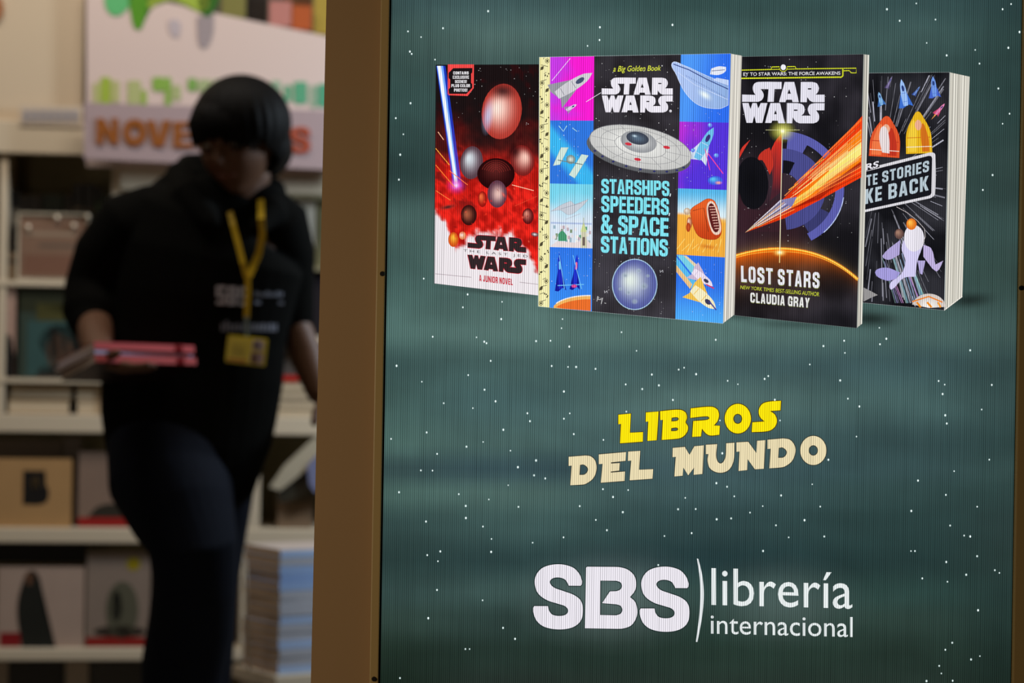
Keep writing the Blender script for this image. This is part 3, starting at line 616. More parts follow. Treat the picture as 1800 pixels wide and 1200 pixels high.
# red swoosh on the left, violet half ring on the right (plain shapes)
b3.poly(path(s8((398, 70), (340, 150, 1), (300, 260, 1), (318, 400, 1), (322, 500, 1), (300, 640), (398, 560))), lambda x, y: lerp((222, 52, 38), (70, 34, 44), sm(245, 330, y)))
b3.poly(path(s8((135, 125), (60, 200, 1), (42, 285), (80, 215, 1))), (206, 56, 44))
b3.poly(path(s8((300, 190), (230, 230, 1), (200, 290, 1), (240, 300, 1), (300, 420), (330, 330, 1))), (190, 50, 38))
b3.ell(1322, 322, 28, 46, (15, 15, 19), (19, 19, 24), -4)
b3.poly(path(s8((40, 560), (90, 680, 1), (180, 720, 1), (290, 690, 1), (330, 640), (395, 620), (390, 900), (40, 900))), (60, 34, 42, .55))
cx3, cy3, rx3, ry3 = 1374, 333, 109, 102
def sector(p, r0, r1, a0, a1, col, n=20):
    pts = [(cx3+rx3*r1*math.cos(R(a0+(a1-a0)*k/n)), cy3+ry3*r1*math.sin(R(a0+(a1-a0)*k/n))) for k in range(n+1)]
    pts += [(cx3+rx3*r0*math.cos(R(a1-(a1-a0)*k/n)), cy3+ry3*r0*math.sin(R(a1-(a1-a0)*k/n))) for k in range(n+1)]
    p.poly(pts, col)
vio = (90, 92, 168); vi2 = (72, 74, 136)
sector(b3, .86, 1.0, -90, 62, vio, 40); sector(b3, .28, .70, -90, 84, vi2, 30); sector(b3, .70, .86, -84, -62, vio); sector(b3, .70, .86, 28, 60, (56, 58, 106))
sector(b3, .18, .46, 36, 62, (20, 20, 26)); sector(b3, .28, .5, -88, -66, (20, 20, 26))
b3.line([(cx3+rx3*math.cos(R(a)), cy3+ry3*math.sin(R(a))) for a in range(8, 50, 4)], 1.6, (190, 205, 245, .9))
# flame
tip = (1309, 409)
def flame(p, a, b_, col, t0=0.0):
    A = lerp(tip, a, t0); B = lerp(tip, b_, t0); p.poly([A, a, b_, B] if t0 else [tip, a, b_], col)
def fcol(c0, c1, c2): return lambda x, y: lerp(c0, c1, sm(1315, 1400, x)) if x < 1400 else lerp(c1, c2, sm(1400, 1512, x))
b3.poly([tip, (1376, 350), (1440, 288), (1515, 204), (1513, 312), (1440, 352), (1380, 383)], fcol((200, 60, 20), (222, 50, 14), (240, 62, 16)))
b3.poly([tip, (1400, 345), (1513.5, 228), (1512.6, 286), (1410, 358)], fcol((240, 120, 30), (252, 116, 20), (255, 132, 24)))
b3.poly([tip, (1420, 334), (1513.2, 250), (1512.9, 272), (1420, 346)], fcol((250, 170, 60), (255, 214, 84), (255, 232, 130)))
b3.poly([(1380, 372), (1430, 345), (1512, 284), (1512, 292), (1440, 350)], (150, 24, 10, .8))
for k in range(40):
    t = rr.random(); yy = 208+t*100; x1 = 1513; L0 = .25+rr.random()*.5; L1 = min(1, L0+.2+rr.random()*.5)
    a = lerp(tip, (x1, yy), L0); b_ = lerp(tip, (x1, yy), L1); m_ = abs(t-.5)*2
    b3.line([a, b_], .5+rr.random()*1.5, lerp((255, 240, 160), (150, 20, 8) if k % 3 == 0 else (255, 110, 40), m_)+(.8,))
for k in range(9):
    x = 1385+rr.random()*70; t = (x-1309)/204; y = 409-t*(160+(-1)**k*34); b3.line([(x-8, y+8*.7), (x+8, y-8*.7)], 1.4, (255, 170, 60, .9))
b3.poly([tip, (1370, 352), (1400, 346), (1392, 362), (1375, 372)], lambda x, y: lerp((210, 190, 150), (120, 120, 180), sm(1320, 1395, x)))
for k in range(9): b3.line([lerp(tip, (1372+k*3, 352+k*2), .25), (1372+k*3, 352+k*2)], 1.0, [(236, 232, 244), (60, 50, 90), (240, 170, 90)][k % 3])
# rim of light, vertical beam and the two glints
X = [1293+i*(1507-1293)/50 for i in range(51)]
b3.line([(x, arc_y(x)+1.0) for x in X], 6.0, (255, 140, 20, .55)); b3.line([(x, arc_y(x)+.5) for x in X], 2.2, (255, 214, 90)); b3.line([(x, arc_y(x)+6.0-3*abs(x-1371)/134) for x in X], 1.0, (255, 190, 70, .9))
b3.line([(1374.5, 229), (1370, 445)], 1.3, (250, 240, 200, .9)); b3.ell(1375, 231, 26, 22, (240, 240, 130, .8), (180, 180, 60, 0)); b3.ell(1375, 231, 6, 6, (255, 255, 236), (250, 245, 170, 0))
b3.line([(1345, 229), (1405, 229)], .9, (240, 240, 180, .6)); b3.ell(1370, 444, 16, 9, (255, 240, 160, .95), (255, 150, 30, 0)); b3.ell(1370, 444, 5, 4, (255, 255, 250), (255, 240, 160, 0)); b3.line([(1370, 444), (1369.5, 462)], 1.4, (255, 230, 150, .8))
o3 = b3.build('pictured black book with an orange flaming comet on its cover')
t3 = Print('title_lettering', o3, 0.0046)
yg = (206, 214, 40); s3 = lambda *p: Q(1290, 90, 7.5, *p)
t3.line(s3((98, 256), (480, 247), (497, 214), (605, 211)), 1.7, yg); t3.line(s3((690, 210), (800, 208), (817, 240), (1605, 230), (1605, 292), (1540, 292), (1512, 262), (1430, 265)), 1.6, yg)
t3.line(s3((480, 247), (605, 245)), 1.3, yg); t3.line(s3((690, 244), (817, 240)), 1.3, yg)
t3.line(s3((1430, 242), (1430, 330), (1405, 350), (1380, 348), (90, 364)), 2.4, yg); t3.ell(*s3((645, 228))[0], 7.2, 6.2, (24, 24, 28)); t3.line([(1376+6.6*math.cos(R(a)), 120.4+6.0*math.sin(R(a))) for a in range(-10, 200, 15)], 1.1, yg)
t3.ell(*s3((645, 218))[0], 4.6, 5.0, (232, 232, 240))
t3.text('EY TO STAR WARS: THE FORCE AWAKENS', s3((118, 287), (1395, 272), (1395, 316), (118, 332)), (224, 222, 226), .012)
t3.build('lime green banner lettering'); t3 = Print('title_lettering', o3, 0.0052)
t3.mapped(sw_top+sw_bot, SWbb, s3((103, 412), (1188, 412), (1187, 957), (100, 953)), (222, 220, 232))
s2 = lambda *p: Q(1285, 450, 7.347, *p)
block(t3, 'LOST STARS', s2((122, 125), (1137, 212), (1133, 418), (125, 334)), (226, 226, 232), (110, 118, 40), (.3, 1.3), gap=2.6)
t3.text('NEW YORK TIMES BEST-SELLING AUTHOR', s2((120, 380), (1135, 468), (1130, 522), (113, 424)), (206, 216, 60), .0)
block(t3, 'CLAUDIA GRAY', s2((243, 470), (1008, 542), (1003, 668), (243, 598)), (228, 228, 226), (110, 118, 40), (.2, 1.0), gap=2.2)
t3.build('white lettering')

# --- book 2: wide picture book with coloured tiles and a gold spine
b2 = book('', 0.0050)
c2 = [(948.3, 101.7), (1283.75, 95.4), (1270, 568.3), (946.3, 538.3)]
def tb(u, v): return ((c2[0][0]*(1-u)+c2[1][0]*u)*(1-v)+(c2[3][0]*(1-u)+c2[2][0]*u)*v, (c2[0][1]*(1-u)+c2[1][1]*u)*(1-v)+(c2[3][1]*(1-u)+c2[2][1]*u)*v)
page_block(b2, [(1283.75, 95.4), (1303.5, 99), (1290, 553), (1270, 568.3)], 7, 12, base=(246, 241, 230), dark=(206, 201, 190))
b2.line(c2+[c2[0]], 1.8, (170, 185, 185))
def band(x0, x1, y0, y1): return [x0[0], x1[0], x1[1], x0[1]]
spine = [(948.3, 101.7), (967, 101.4), (965.8, 540.4), (946.3, 538.3)]
b2.grid(spine, lambda u, v: lerp((214, 202, 120), (240, 234, 178), .5+.5*math.sin(u*3)+.2*fbm(u*6, v*60, 3)), 6, 60)
rs = random.Random(9)
for k in range(34):   # small sprigs and rings of the spine ornament
    v = (k+.5)/34; x0 = 948.3*(1-v)+946.3*v; y = 101.6*(1-v)+539.3*v; c = (52, 48, 34); xx = x0+(4.5 if k % 2 else 13.5)
    if k % 3 == 0:
        b2.line([(xx+3.2*math.cos(a), y+3.8*math.sin(a)) for a in [i*.7 for i in range(10)]], .9, c); b2.ell(xx, y, 1.6, 2.0, c)
    elif k % 3 == 1:
        b2.poly(path([(xx-3, y+3), (xx-2, y-2, 1), (xx+3, y-4), (xx+2, y+2, 1)]), (90, 84, 60)); b2.line([(xx-3, y+4), (xx+3, y-4)], .8, c)
    else:
        for j in range(4): b2.ell(xx+rs.uniform(-3.5, 3.5), y+rs.uniform(-4, 4), 1.2, 1.5, c, n=8, rings=1)
    b2.line([(x0+rs.uniform(0, 17), y-6), (x0+rs.uniform(1, 17), y-3)], .9, c)
TL = [101.4, 212.5, 323.8, 435.4, 545]
tb_l = lambda y: 967-(y-101)*.0027; tb_r = lambda y: 1044.2-(y-101)*.0095; r_l = lambda y: 1196.3-(y-97)*.0210; r_r = lambda y: 1283.75-(y-95)*.0291
def tile(x0f, x1f, ya, yb, yc, yd, fn, n=10):  # ya,yb top y left/right; yc,yd bottom
    b2.grid([(x0f(ya), ya), (x1f(yb), yb), (x1f(yd), yd), (x0f(yc), yc)], fn, n, n)
tile(tb_l, tb_r, 101.4, 100.0, 212.5, 212.8, lambda u, v: lerp((196, 60, 226), (246, 30, 206), sm(-.1, .5, u+.4*fbm(u*2, v*3, 1)-.1)))
tile(tb_l, tb_r, 212.5, 212.8, 323.0, 324.6, lambda u, v: lerp((48, 116, 218), (60, 180, 238), sm(.16, .0, abs(v-u*.75-.28)-.14)))
tile(tb_l, tb_r, 323.0, 324.6, 434.4, 436.8, lambda u, v: lerp((118, 208, 232), (214, 226, 240), sm(.1, .6, v+.1*fbm(u*3, v*3, 2))), 14)
tile(tb_l, tb_r, 434.4, 436.8, 540.4, 547.2, lambda u, v: lerp((48, 116, 228), (66, 156, 246), v*.6))
tile(tb_r, r_l, 100.0, 97.0, 547.2, 560.6, lambda u, v: lerp((34, 31, 34), (74, 71, 80), .5*sm(-.5, .6, fbm(u*3, v*9, 3))+.3*v), 24)
tile(r_l, r_r, 97.0, 95.4, 214.5, 216.4, lambda u, v: lerp((78, 150, 246), (46, 108, 234), sm(.2, 1, u+.2*v)))
tile(r_l, r_r, 214.5, 216.4, 331.5, 334.5, lambda u, v: lerp((186, 50, 214), (84, 52, 214), sm(-.1, .7, u+v*.5+.4*fbm(u*2, v*2, 5)-.1)), 14)
tile(r_l, r_r, 331.5, 334.5, 447.5, 452.6, lambda u, v: lerp(lerp((84, 178, 228), (214, 232, 240), sm(0, .4, v)), (242, 172, 62), sm(.42, .47, v+.07*(1-u))), 20)
tile(r_l, r_r, 447.5, 452.6, 560.6, 568.3, lambda u, v: lerp((48, 112, 230), (80, 172, 248), sm(.3, 1.1, v)))
star_field(b2, [(1044, 104), (1194, 102), (1186, 555), (1042, 542)], 190, 31, .85, .9)
for qd in ([(968, 216), (1040, 216), (1040, 320), (968, 320)], [(1196, 100), (1280, 100), (1276, 212), (1194, 212)], [(968, 440), (1038, 440), (1038, 500), (968, 500)], [(1190, 455), (1270, 458), (1268, 560), (1188, 553)], [(1194, 218), (1276, 218), (1274, 330), (1192, 328)]): star_field(b2, qd, 26, int(qd[0][1]), .6)
# tile pictures: plain aircraft, satellite, town, rockets, crawler
rocket(b2, 1008, 150, 78, 24, -32, (206, 204, 210), (150, 150, 160), (70, 80, 110)); b2.line([(970, 143), (1002, 104)], 1.0, (232, 220, 240)); b2.line([(1030, 180), (1056, 164)], 1.0, (224, 222, 230)); rocket(b2, 1004, 190, 22, 7, -30, (220, 200, 225), (160, 130, 170))
for (x, y) in ((990, 282), (1014, 300)): b2.poly([(x-18, y+10), (x-4, y-22), (x+9, y-22), (x-6, y+8)] if x < 1000 else [(x-14, y+8), (x+8, y-28), (x+20, y-26), (x-4, y+14)], (206, 226, 216), stroke=(96, 120, 120), sw=.8)
b2.ell(1003, 281, 8, 8, (214, 226, 216), (120, 140, 140)); b2.line([(980, 282), (1024, 290)], 1.6, (110, 130, 130))
b2.line([(982, 222), (990, 232), (996, 222)], 1.2, (180, 230, 230)); b2.line([(1006, 226), (1014, 232)], 1.0, (180, 230, 230))
b2.poly(path([(968, 372), (988, 360, 1), (1003, 354), (1010, 360), (1034, 351), (1020, 366, 1), (1000, 378, 1), (985, 370, 1)]), (196, 202, 212), stroke=(140, 146, 160), sw=.7); b2.line([(985, 368), (1022, 357)], .8, (150, 156, 170)); b2.line([(994, 386), (1020, 376)], 1.2, (190, 196, 208))
rt = random.Random(3)
b2.line([(968, 392), (1040, 394)], 3, (150, 170, 214, .7))
for k in range(44):
    x = 968+rt.random()*68; y = 396+rt.random()*30; b2.poly([(x, y), (x+4, y), (x+4, y+6), (x, y+6)], rt.choice([(226, 222, 226), (96, 160, 128), (190, 170, 178), (150, 176, 190), (236, 232, 226), (130, 150, 120)]))
b2.poly([(968, 432), (980, 424), (1010, 427), (1030, 420), (1038.8, 430), (1038.8, 436.5), (968, 434)], (226, 214, 216))
b2.poly(path([(981, 412), (988, 406, 1), (996, 414), (996, 424), (981, 424)]), (70, 150, 110)); b2.poly([(1021, 436), (1021, 408), (1030, 408), (1031, 436)], (206, 204, 176)); b2.poly(path([(1020, 408), (1025.5, 390), (1031, 408)]), (206, 216, 150)); b2.line([(1025.6, 396), (1025.6, 383)], 1, (170, 180, 140)); b2.poly([(1023.5, 417), (1028, 417), (1028, 432), (1023.5, 432)], (110, 96, 90))
rocket(b2, 984, 478, 66, 10, -92, (34, 44, 190), (22, 26, 150), (110, 190, 245)); rocket(b2, 1012, 478, 62, 9, -86, (34, 50, 200), (22, 26, 150), (240, 110, 150))
b2.line([(983, 449), (992, 508)], 1.0, (130, 210, 250)); b2.line([(1007, 449), (1022, 508)], 1.0, (130, 210, 250)); b2.line([(980, 502), (1026, 500)], 1.6, (110, 190, 245)); b2.ell(1009, 503, 5, 3, (240, 90, 130), (190, 60, 160))
def planet_cap(x): return 547-27*math.sqrt(max(0, 1-((x-1035)/66)**2))
xs = [973+i*(1038.0-973)/16 for i in range(17)]
b2.poly([(x, planet_cap(x)) for x in xs]+[(1038.0, 546.5), (973, 541.2)], (240, 178, 96)); b2.poly([(x, planet_cap(x)+6) for x in xs if planet_cap(x)+6 < 541]+[(1038.0, 546.5), (990, 542.5)], (232, 110, 44))
b2.line([(x, planet_cap(x)-.5) for x in xs[1:]], 2, (240, 236, 226, .9))
# long cruiser in the top right tile: a plain rounded hull
b2.poly(path([(1181, 112, 1), (1200, 116, 1), (1240, 134, 1), (1279.4, 150), (1278.6, 186), (1262, 192, 1), (1228, 186, 1), (1204, 164, 1), (1188, 132, 1)]), lambda x, y: lerp((176, 198, 244), (140, 172, 220), sm(1180, 1280, x)), stroke=(220, 230, 252), sw=1.2)
b2.line([(1183, 114), (1210, 124), (1240, 140), (1279, 158)], 1.6, (50, 66, 130)); b2.line([(1190, 128), (1220, 150), (1278, 176)], 1.0, (200, 214, 248)); b2.ell(1238, 168, 20, 10, (240, 250, 250), (190, 214, 240, 0), 35)
for k in range(16): b2.line([(1205+k*4.4, 133+k*2.4), (1207+k*4.4, 137+k*2.4)], 1.0, (96, 120, 180, .8))
b2.poly(path([(1247, 132), (1249, 122), (1262, 118, 1), (1275, 119), (1274, 127, 1), (1262, 133, 1)]), (222, 226, 240)); b2.line([(1250, 126), (1273, 124)], 1.0, (60, 70, 120))
b2.poly([(1251, 142), (1259, 138), (1280, 142), (1280, 152)], (190, 208, 246), stroke=(90, 110, 180), sw=.8)
# purple tile: plain blue and white rocket with pink beams
rocket(b2, 1238, 254, 66, 20, -62, (110, 190, 232), (206, 220, 240), (60, 50, 120)); b2.line([(1238, 262), (1247, 300)], 1.2, (244, 70, 150)); b2.line([(1243, 270), (1270, 306)], 1.6, (244, 70, 150)); b2.ball(1256, 318, 13, 8, (90, 196, 236), (60, 90, 220)); b2.ell(1262, 322, 8, 4, (250, 180, 150), (250, 140, 150, 0)); b2.ball(1217, 265, 3.5, 3.5, (150, 220, 250), (90, 110, 230)); b2.ball(1247, 221, 4, 4, (150, 220, 250), (90, 110, 230)); b2.ball(1258, 274, 4.5, 4, (140, 210, 250), (90, 110, 230))
# desert tile: plain orange rounded digger drum with a slatted vent
for k in range(9): b2.line([(1189+k*9, 438+(k % 3)*3), (1203+k*8, 420+(k % 2)*9)], 1.4, (252, 214, 120, .8))
b2.ell(1243, 434, 28, 7, (206, 110, 30, .8), (230, 150, 50, 0), 8)
b2.poly(path([(1214, 368, 1), (1230, 357, 1), (1244, 350, 1), (1256, 356, 1), (1266, 392, 1), (1266, 412, 1), (1256, 421, 1), (1232, 418, 1), (1222, 408, 1), (1213, 378, 1)]), lambda x, y: lerp((228, 96, 40), (196, 66, 26), sm(360, 420, y)), stroke=(110, 40, 20), sw=1.0)
b2.poly(path([(1243, 358, 1), (1250, 354, 1), (1258, 364, 1), (1266, 396, 1), (1264, 411, 1), (1254, 412, 1), (1246, 396, 1), (1241, 370, 1)]), (236, 208, 190)); b2.poly(path([(1245, 361, 1), (1250, 358, 1), (1256, 366, 1), (1263, 396, 1), (1261, 407, 1), (1255, 408, 1), (1248, 394, 1), (1243.5, 370, 1)]), (92, 30, 30))
for k in range(9): b2.line([(1245.5+k*1.2, 364+k*4.8), (1256+k*.9, 363.5+k*4.8)], 1.5, (226, 176, 160))
b2.line([(1217, 371), (1236, 366), (1244, 408)], 1.0, (120, 44, 24)); b2.ball(1207, 372, 6, 6, (236, 226, 214), (190, 160, 130)); b2.ball(1211, 392, 5, 10, (226, 200, 180), (180, 90, 50)); b2.ell(1209, 400, 4, 8, (200, 84, 40), (170, 60, 30))
# blue tile with two small rockets trailing colour
b2.poly([(1188.5, 448.5), (1200, 449), (1232, 478), (1222, 490)], (130, 220, 226, .8)); b2.poly([(1188, 468), (1188, 452), (1226, 500), (1216, 508)], (96, 200, 236, .75)); b2.poly([(1188, 478), (1188, 466), (1216, 500), (1212, 508)], (246, 196, 100, .85)); b2.poly([(1200, 449), (1206, 450), (1234, 474), (1230, 479)], (244, 220, 150, .8))
rocket(b2, 1234, 489, 46, 17, 38, (232, 220, 236), (200, 180, 206), (60, 60, 90)); rocket(b2, 1236, 524, 58, 24, 42, (244, 232, 190), (236, 190, 80), (60, 60, 90)); b2.line([(1240, 500), (1254, 507)], 2.0, (214, 50, 90)); b2.line([(1246, 530), (1258, 545)], 2.4, (70, 70, 150))
# large plain saucer
s9 = lambda *p: Q(1030, 210, 9.0, *p)
b2.ell(1122, 268, 93, 34, (150, 150, 150), (92, 94, 98), 12, 40, 4)
b2.ell(1125, 260, 91, 36, (236, 236, 232), (196, 196, 194), 12, 44, 6, -.2, -.2)
b2.line([(1125+91*math.cos(R(a))*math.cos(R(12))-36*math.sin(R(a))*math.sin(R(12)), 260+91*math.cos(R(a))*math.sin(R(12))+36*math.sin(R(a))*math.cos(R(12))) for a in range(0, 361, 8)], 1.0, (120, 120, 124))
for sc_, c in ((.78, (150, 150, 152)), (.5, (130, 130, 134))):
    b2.line([(1125+91*sc_*math.cos(R(a))*math.cos(R(12))-36*sc_*math.sin(R(a))*math.sin(R(12)), 260-2+91*sc_*math.cos(R(a))*math.sin(R(12))+36*sc_*math.sin(R(a))*math.cos(R(12))) for a in range(0, 361, 8)], .8, c)
for a in range(0, 360, 30):
    f_ = lambda s_: (1125+91*s_*math.cos(R(a))*math.cos(R(12))-36*s_*math.sin(R(a))*math.sin(R(12)), 258+91*s_*math.cos(R(a))*math.sin(R(12))+36*s_*math.sin(R(a))*math.cos(R(12)))
    b2.line([f_(.5), f_(.97)], .8, (158, 158, 160))
b2.ell(1122, 250, 32, 19, (222, 224, 222), (150, 152, 156), 12); b2.ell(1120, 244, 20, 11, (90, 110, 130), (60, 66, 80), 12); b2.ell(1115, 240, 8, 4, (200, 220, 232), (100, 120, 140, 0), 12)
for (x, y) in ((1104, 254), (1171, 260), (1120, 281)): b2.ell(x, y, 6, 2.6, (206, 52, 66), (206, 52, 66), 10)
for k in range(9):
    a = R(20+k*17); b2.ell(1122+84*math.cos(a), 270+28*math.sin(a)+84*math.cos(a)*.2, 2.4, 1.6, (50, 56, 140), (40, 40, 80))
# plain moon
b2.ball(1115, 500, 39, 44, (226, 236, 228), (84, 92, 158), -.25, -.2)
b2.line([(1115+39*math.cos(R(a)), 500+44*math.sin(R(a))) for a in range(0, 361, 8)], 1.6, (168, 200, 224))
for (x, y, r) in ((1098, 484, 7), (1122, 476, 5), (1131, 503, 8), (1104, 514, 6), (1115, 530, 6), (1090, 508, 4), (1138, 485, 4)): b2.ell(x, y, r, r*.85, (150, 166, 178, .8), (190, 206, 212, .1)); b2.ell(x+r*.12, y+r*.15, r*.6, r*.5, (120, 134, 160, .5), (170, 184, 196, 0))
b2.line(Q(1040, 440, 9.23, (80, 830), (95, 745), (115, 770), (100, 800), (135, 800), (150, 770), (145, 810), (175, 770), (150, 870)), .9, (226, 226, 226))
for (x, y) in ((1162, 477), (1064.5, 513)): b2.line([(x-2.4, y-2), (x-2.4, y+2), (x+2.4, y-2), (x+2.4, y+2)], .9, (220, 220, 226))
o2 = b2.build('pictured wide book with coloured tiles, a black centre and a pale gold spine')
t2 = Print('title_lettering', o2, 0.0070)
sA = lambda *p: Q(1040, 100, 10.0, *p); yl = (214, 222, 70)
t2.text('a Big Golden Book', sA((395, 172), (1222, 160), (1200, 285), (362, 305)), yl, .008); t2.ell(*sA((1232, 170))[0], 1.1, 1.1, (226, 226, 226))
t2.mapped(sw_top+sw_bot, SWbb, sA((172, 378), (1418, 378), (1418, 988), (172, 988)), (232, 228, 238), (24, 20, 24), 1.4); t2.ell(*sA((1378, 962))[0], 2.2, 2.4, (214, 212, 218))
t2.build('white and yellow lettering'); t2 = Print('subtitle_lettering', o2, 0.0080)
sB = lambda *p: Q(1050, 300, 7.5, *p); cy = (128, 224, 238)
for t, qd in (('STARSHIPS', ((50, 112), (944, 142), (944, 342), (48, 304))), ('SPEEDERS', ((50, 332), (938, 370), (936, 592), (48, 550))), ('& SPACE', ((48, 580), (934, 628), (932, 872), (42, 830))), ('STATIONS', ((45, 862), (924, 908), (922, 1136), (42, 1082)))):
    block(t2, t, sB(*qd), cy, (30, 44, 60), (.4, .8), gap=1.0)
for (x, y) in ((955, 325), (942, 580)): t2.line(sB((x+4, y-18), (x-4, y+20)), 1.6, (220, 236, 240))
t2.build('cyan lettering')

# ------------------------------------------------------------------ shop interior: a bookcase wall about 6 m away, turned 8 degrees
YAW = R(8.0); UX = Vector((math.cos(YAW), math.sin(YAW), 0)); NV = Vector((-math.sin(YAW), math.cos(YAW), 0))
P0 = at(280, 600, 5.9)
def bp(px, py, d=0.0):
    """point of the bookcase front plane pushed back by d, seen at px, py; returned as (along the wall, z)"""
    c = Vector((0, 0, EYE)); dr = at(px, py, 1.0)-c
    t = (P0+NV*d-c).dot(NV)/dr.dot(NV); p = c+dr*t
    return ((p-P0).dot(UX), p.z)
def wp(s_, d, z): return Vector((P0.x, P0.y, 0))+UX*s_+NV*d+Vector((0, 0, z))
def wempty(name, s_, d, z, rz=0.0): return empty(name, wp(s_, d, z), YAW+rz)
def rect(x0, y0, x1, y1, d=0.0):
    ym, xm = (y0+y1)/2, (x0+x1)/2
    return bp(x0, ym, d)[0], bp(x1, ym, d)[0], bp(xm, y1, d)[1], bp(xm, y0, d)[1]     # s0, s1, z0, z1

m_white = mat('white_shelf_laminate', (205, 190, 165), 0.45, 0.04, 3)
m_white2 = mat('white_panel_paint', (206, 186, 178), 0.6, 0.03, 1.2)
m_sign = mat('lilac_sign_board', (164, 144, 146), 0.6, 0.04, 2)
m_back = mat('dark_shelf_back', (128, 120, 92), 0.8, 0.15)
m_pages = mat('book_pages', (196, 178, 150), 0.8, 0.12, 60, 0.1, 0, (1, 1, 12))
def bmat(c, r=0.35): return mat('book_cover_%d_%d_%d' % c, c, r, 0.10, 12)
# the bookcase
def zr(x, y0, y1): return (bp(x, y1)[1], bp(x, y0)[1])
LB = [zr(100, 728, 760), zr(100, 928, 954), zr(90, 1140, 1161), (0.06, 0.085)]
sL0 = bp(-190, 600)[0]; sM = bp(208, 600)[0]; sR1 = bp(1010, 600)[0]
zf = zr(90, 214, 271); zf2 = zr(390, 290, 338); lt = [zr(100, 494, 504)]
RB = [zr(500, 590, 602), LB[0], LB[1], LB[2]]
D1 = 0.34
CASE = wempty('bookcase', sM, 0, 0); tag(CASE, 'long cream bookcase across the back of the shop, full of displayed books', 'bookcase')
box('back_panel', sL0-sM, 0, D1-.015, D1, 0, zf[1], m_back, CASE); box('back_panel', 0, sR1-sM, D1-.015, D1, 0, zf2[1], m_back, CASE)
for z0, z1 in LB: box('shelf_board', sL0-sM, sR1-sM, 0.0, D1-.016, z0, z1, m_white, CASE, .003)
box('shelf_board', sL0-sM, -.005, 0.0, D1-.016, lt[0][0], lt[0][1], m_white, CASE, .003); box('shelf_board', .0, sR1-sM, 0.0, D1-.016, RB[0][0], RB[0][1], m_white, CASE, .003)
for px0, px1, z0, z1 in ((-200, -184, 0, zf[0]), (-5, 9, LB[0][1], zf[0]), (192, 207, LB[0][1], zf[0]), (208, 222, LB[0][1], zf2[0]), (430, 462, LB[2][1], LB[0][0]), (990, 1008, 0, zf2[0])):
    box('upright', bp(px0, 600)[0]-sM, bp(px1, 600)[0]-sM, .004, D1-.016, z0+.0005, z1-.0005, m_white, CASE, .002)
box('fascia', sL0-sM, -.003, -.012, .03, zf[0], zf[1], m_white, CASE, .003); box('fascia', -.002, sR1-sM, -.012, .03, zf2[0], zf2[1], m_white, CASE, .003)
a = rect(-190, 664, 196, 672, .0); box('rail', a[0]-sM, -.005, .001, .3, a[2], a[3], m_white, CASE, .001)
a = rect(226, 470, 990, 477, .03); box('rail', a[0]-sM, sR1-.03-sM, .02, .3, a[2], a[3], m_back, CASE, .001)
a = rect(-190, 960, 152, 990, .05); box('black_strip', a[0]-sM, a[1]-sM, .05, .08, a[2]+.003, LB[1][0]-.0005, mat('black_strip', (20, 20, 20), .6, .2), CASE)
# shop wall above the bookcases and the big white panel with green print
tag(box('wall_panel_left', *[0, 1]*3, m_wall), kind='structure').name = 'wall_far'
o = bpy.data.objects['wall_far']; bm = bmesh.new(); s0, s1, z0, z1 = rect(-420, -700, 152, 214, 0.0)
add_box(bm, s0, s1, 0.02, 0.30, zf[1]+.001, 3.0); bm.to_mesh(o.data); bm.free(); o.location = (P0.x, P0.y, 0); o.rotation_euler = (0, 0, YAW); o.data.materials.clear(); o.data.materials.append(mat('cream_far_wall', (196, 178, 152), 0.8, 0.05, 1.5))
e = wempty('wall_panel', 0, -0.02, 0); tag(e, 'large white shop panel with green wreath emblem and green lettering', 'sign')
pts = [bp(152, 292, -.02), bp(700, 310, -.02), bp(700, 92, -.02), bp(566, 62, -.02), bp(392, 26, -.02), bp(240, -8, -.02), bp(152, -16, -.02)]
prism('board', pts, 0.0, 0.03, m_white2, e)
def flat(name, loops, y, m, parent, th=0.003):
    bm = bmesh.new()
    for lp in loops:
        a = [bm.verts.new((p[0], y-th, p[1])) for p in lp]; b = [bm.verts.new((p[0], y, p[1])) for p in lp]
        bm.faces.new(a); bm.faces.new(list(reversed(b)))
        for i in range(len(lp)):
            j = (i+1) % len(lp); bm.faces.new((a[j], a[i], b[i], b[j]))
    bmesh.ops.triangulate(bm, faces=[f for f in bm.faces if len(f.verts) > 4]); bmesh.ops.recalc_face_normals(bm, faces=bm.faces)
    return mobj(name, bm, m, parent)
G1 = mat('lime_print', (150, 172, 60), 0.6, .05); G2 = mat('green_print', (78, 140, 24), 0.6, .1); G3 = mat('pale_green_print', (104, 170, 120), 0.6, .05); G4 = mat('dark_green_print', (40, 96, 20), .6, .1)
S = lambda pts, d=-.02: [bp(x, y, d) for x, y in path(pts)]
flat('wreath_leaf', [S([(185, -20), (186, 14, 1), (204, 28, 1), (226, 12, 1), (232, -20)])], 0, mat('mint_print', (90, 176, 110), .6, .05), e)
flat('wreath_leaf', [S([(222, -20), (228, 14, 1), (236, 48, 1), (246, 52, 1), (254, 34, 1), (262, 8, 1), (276, -4), (240, -22)])], 0, G2, e)
flat('wreath_leaf', [S([(262, -20), (262, 14, 1), (280, 2, 1), (310, 0, 1), (336, 12, 1), (352, 22, 1), (366, 14), (372, -20)])], 0, G1, e)
flat('wreath_leaf', [S([(346, -20), (352, 20, 1), (366, 30, 1), (382, 10), (390, -20)])], 0, G4, e)
mg = mat('grey_print', (150, 138, 140), .6, .05)
flat('grey_mark', [S([(346, 30), (350, 80, 1), (362, 84, 1), (374, 60, 1), (376, 26)])], 0, mg, e); flat('grey_mark', [S([(296, 40, 1), (308, 66, 1), (318, 44, 1), (308, 34, 1)])], 0, mat('pale_mark', (178, 166, 170), .6, .05), e)
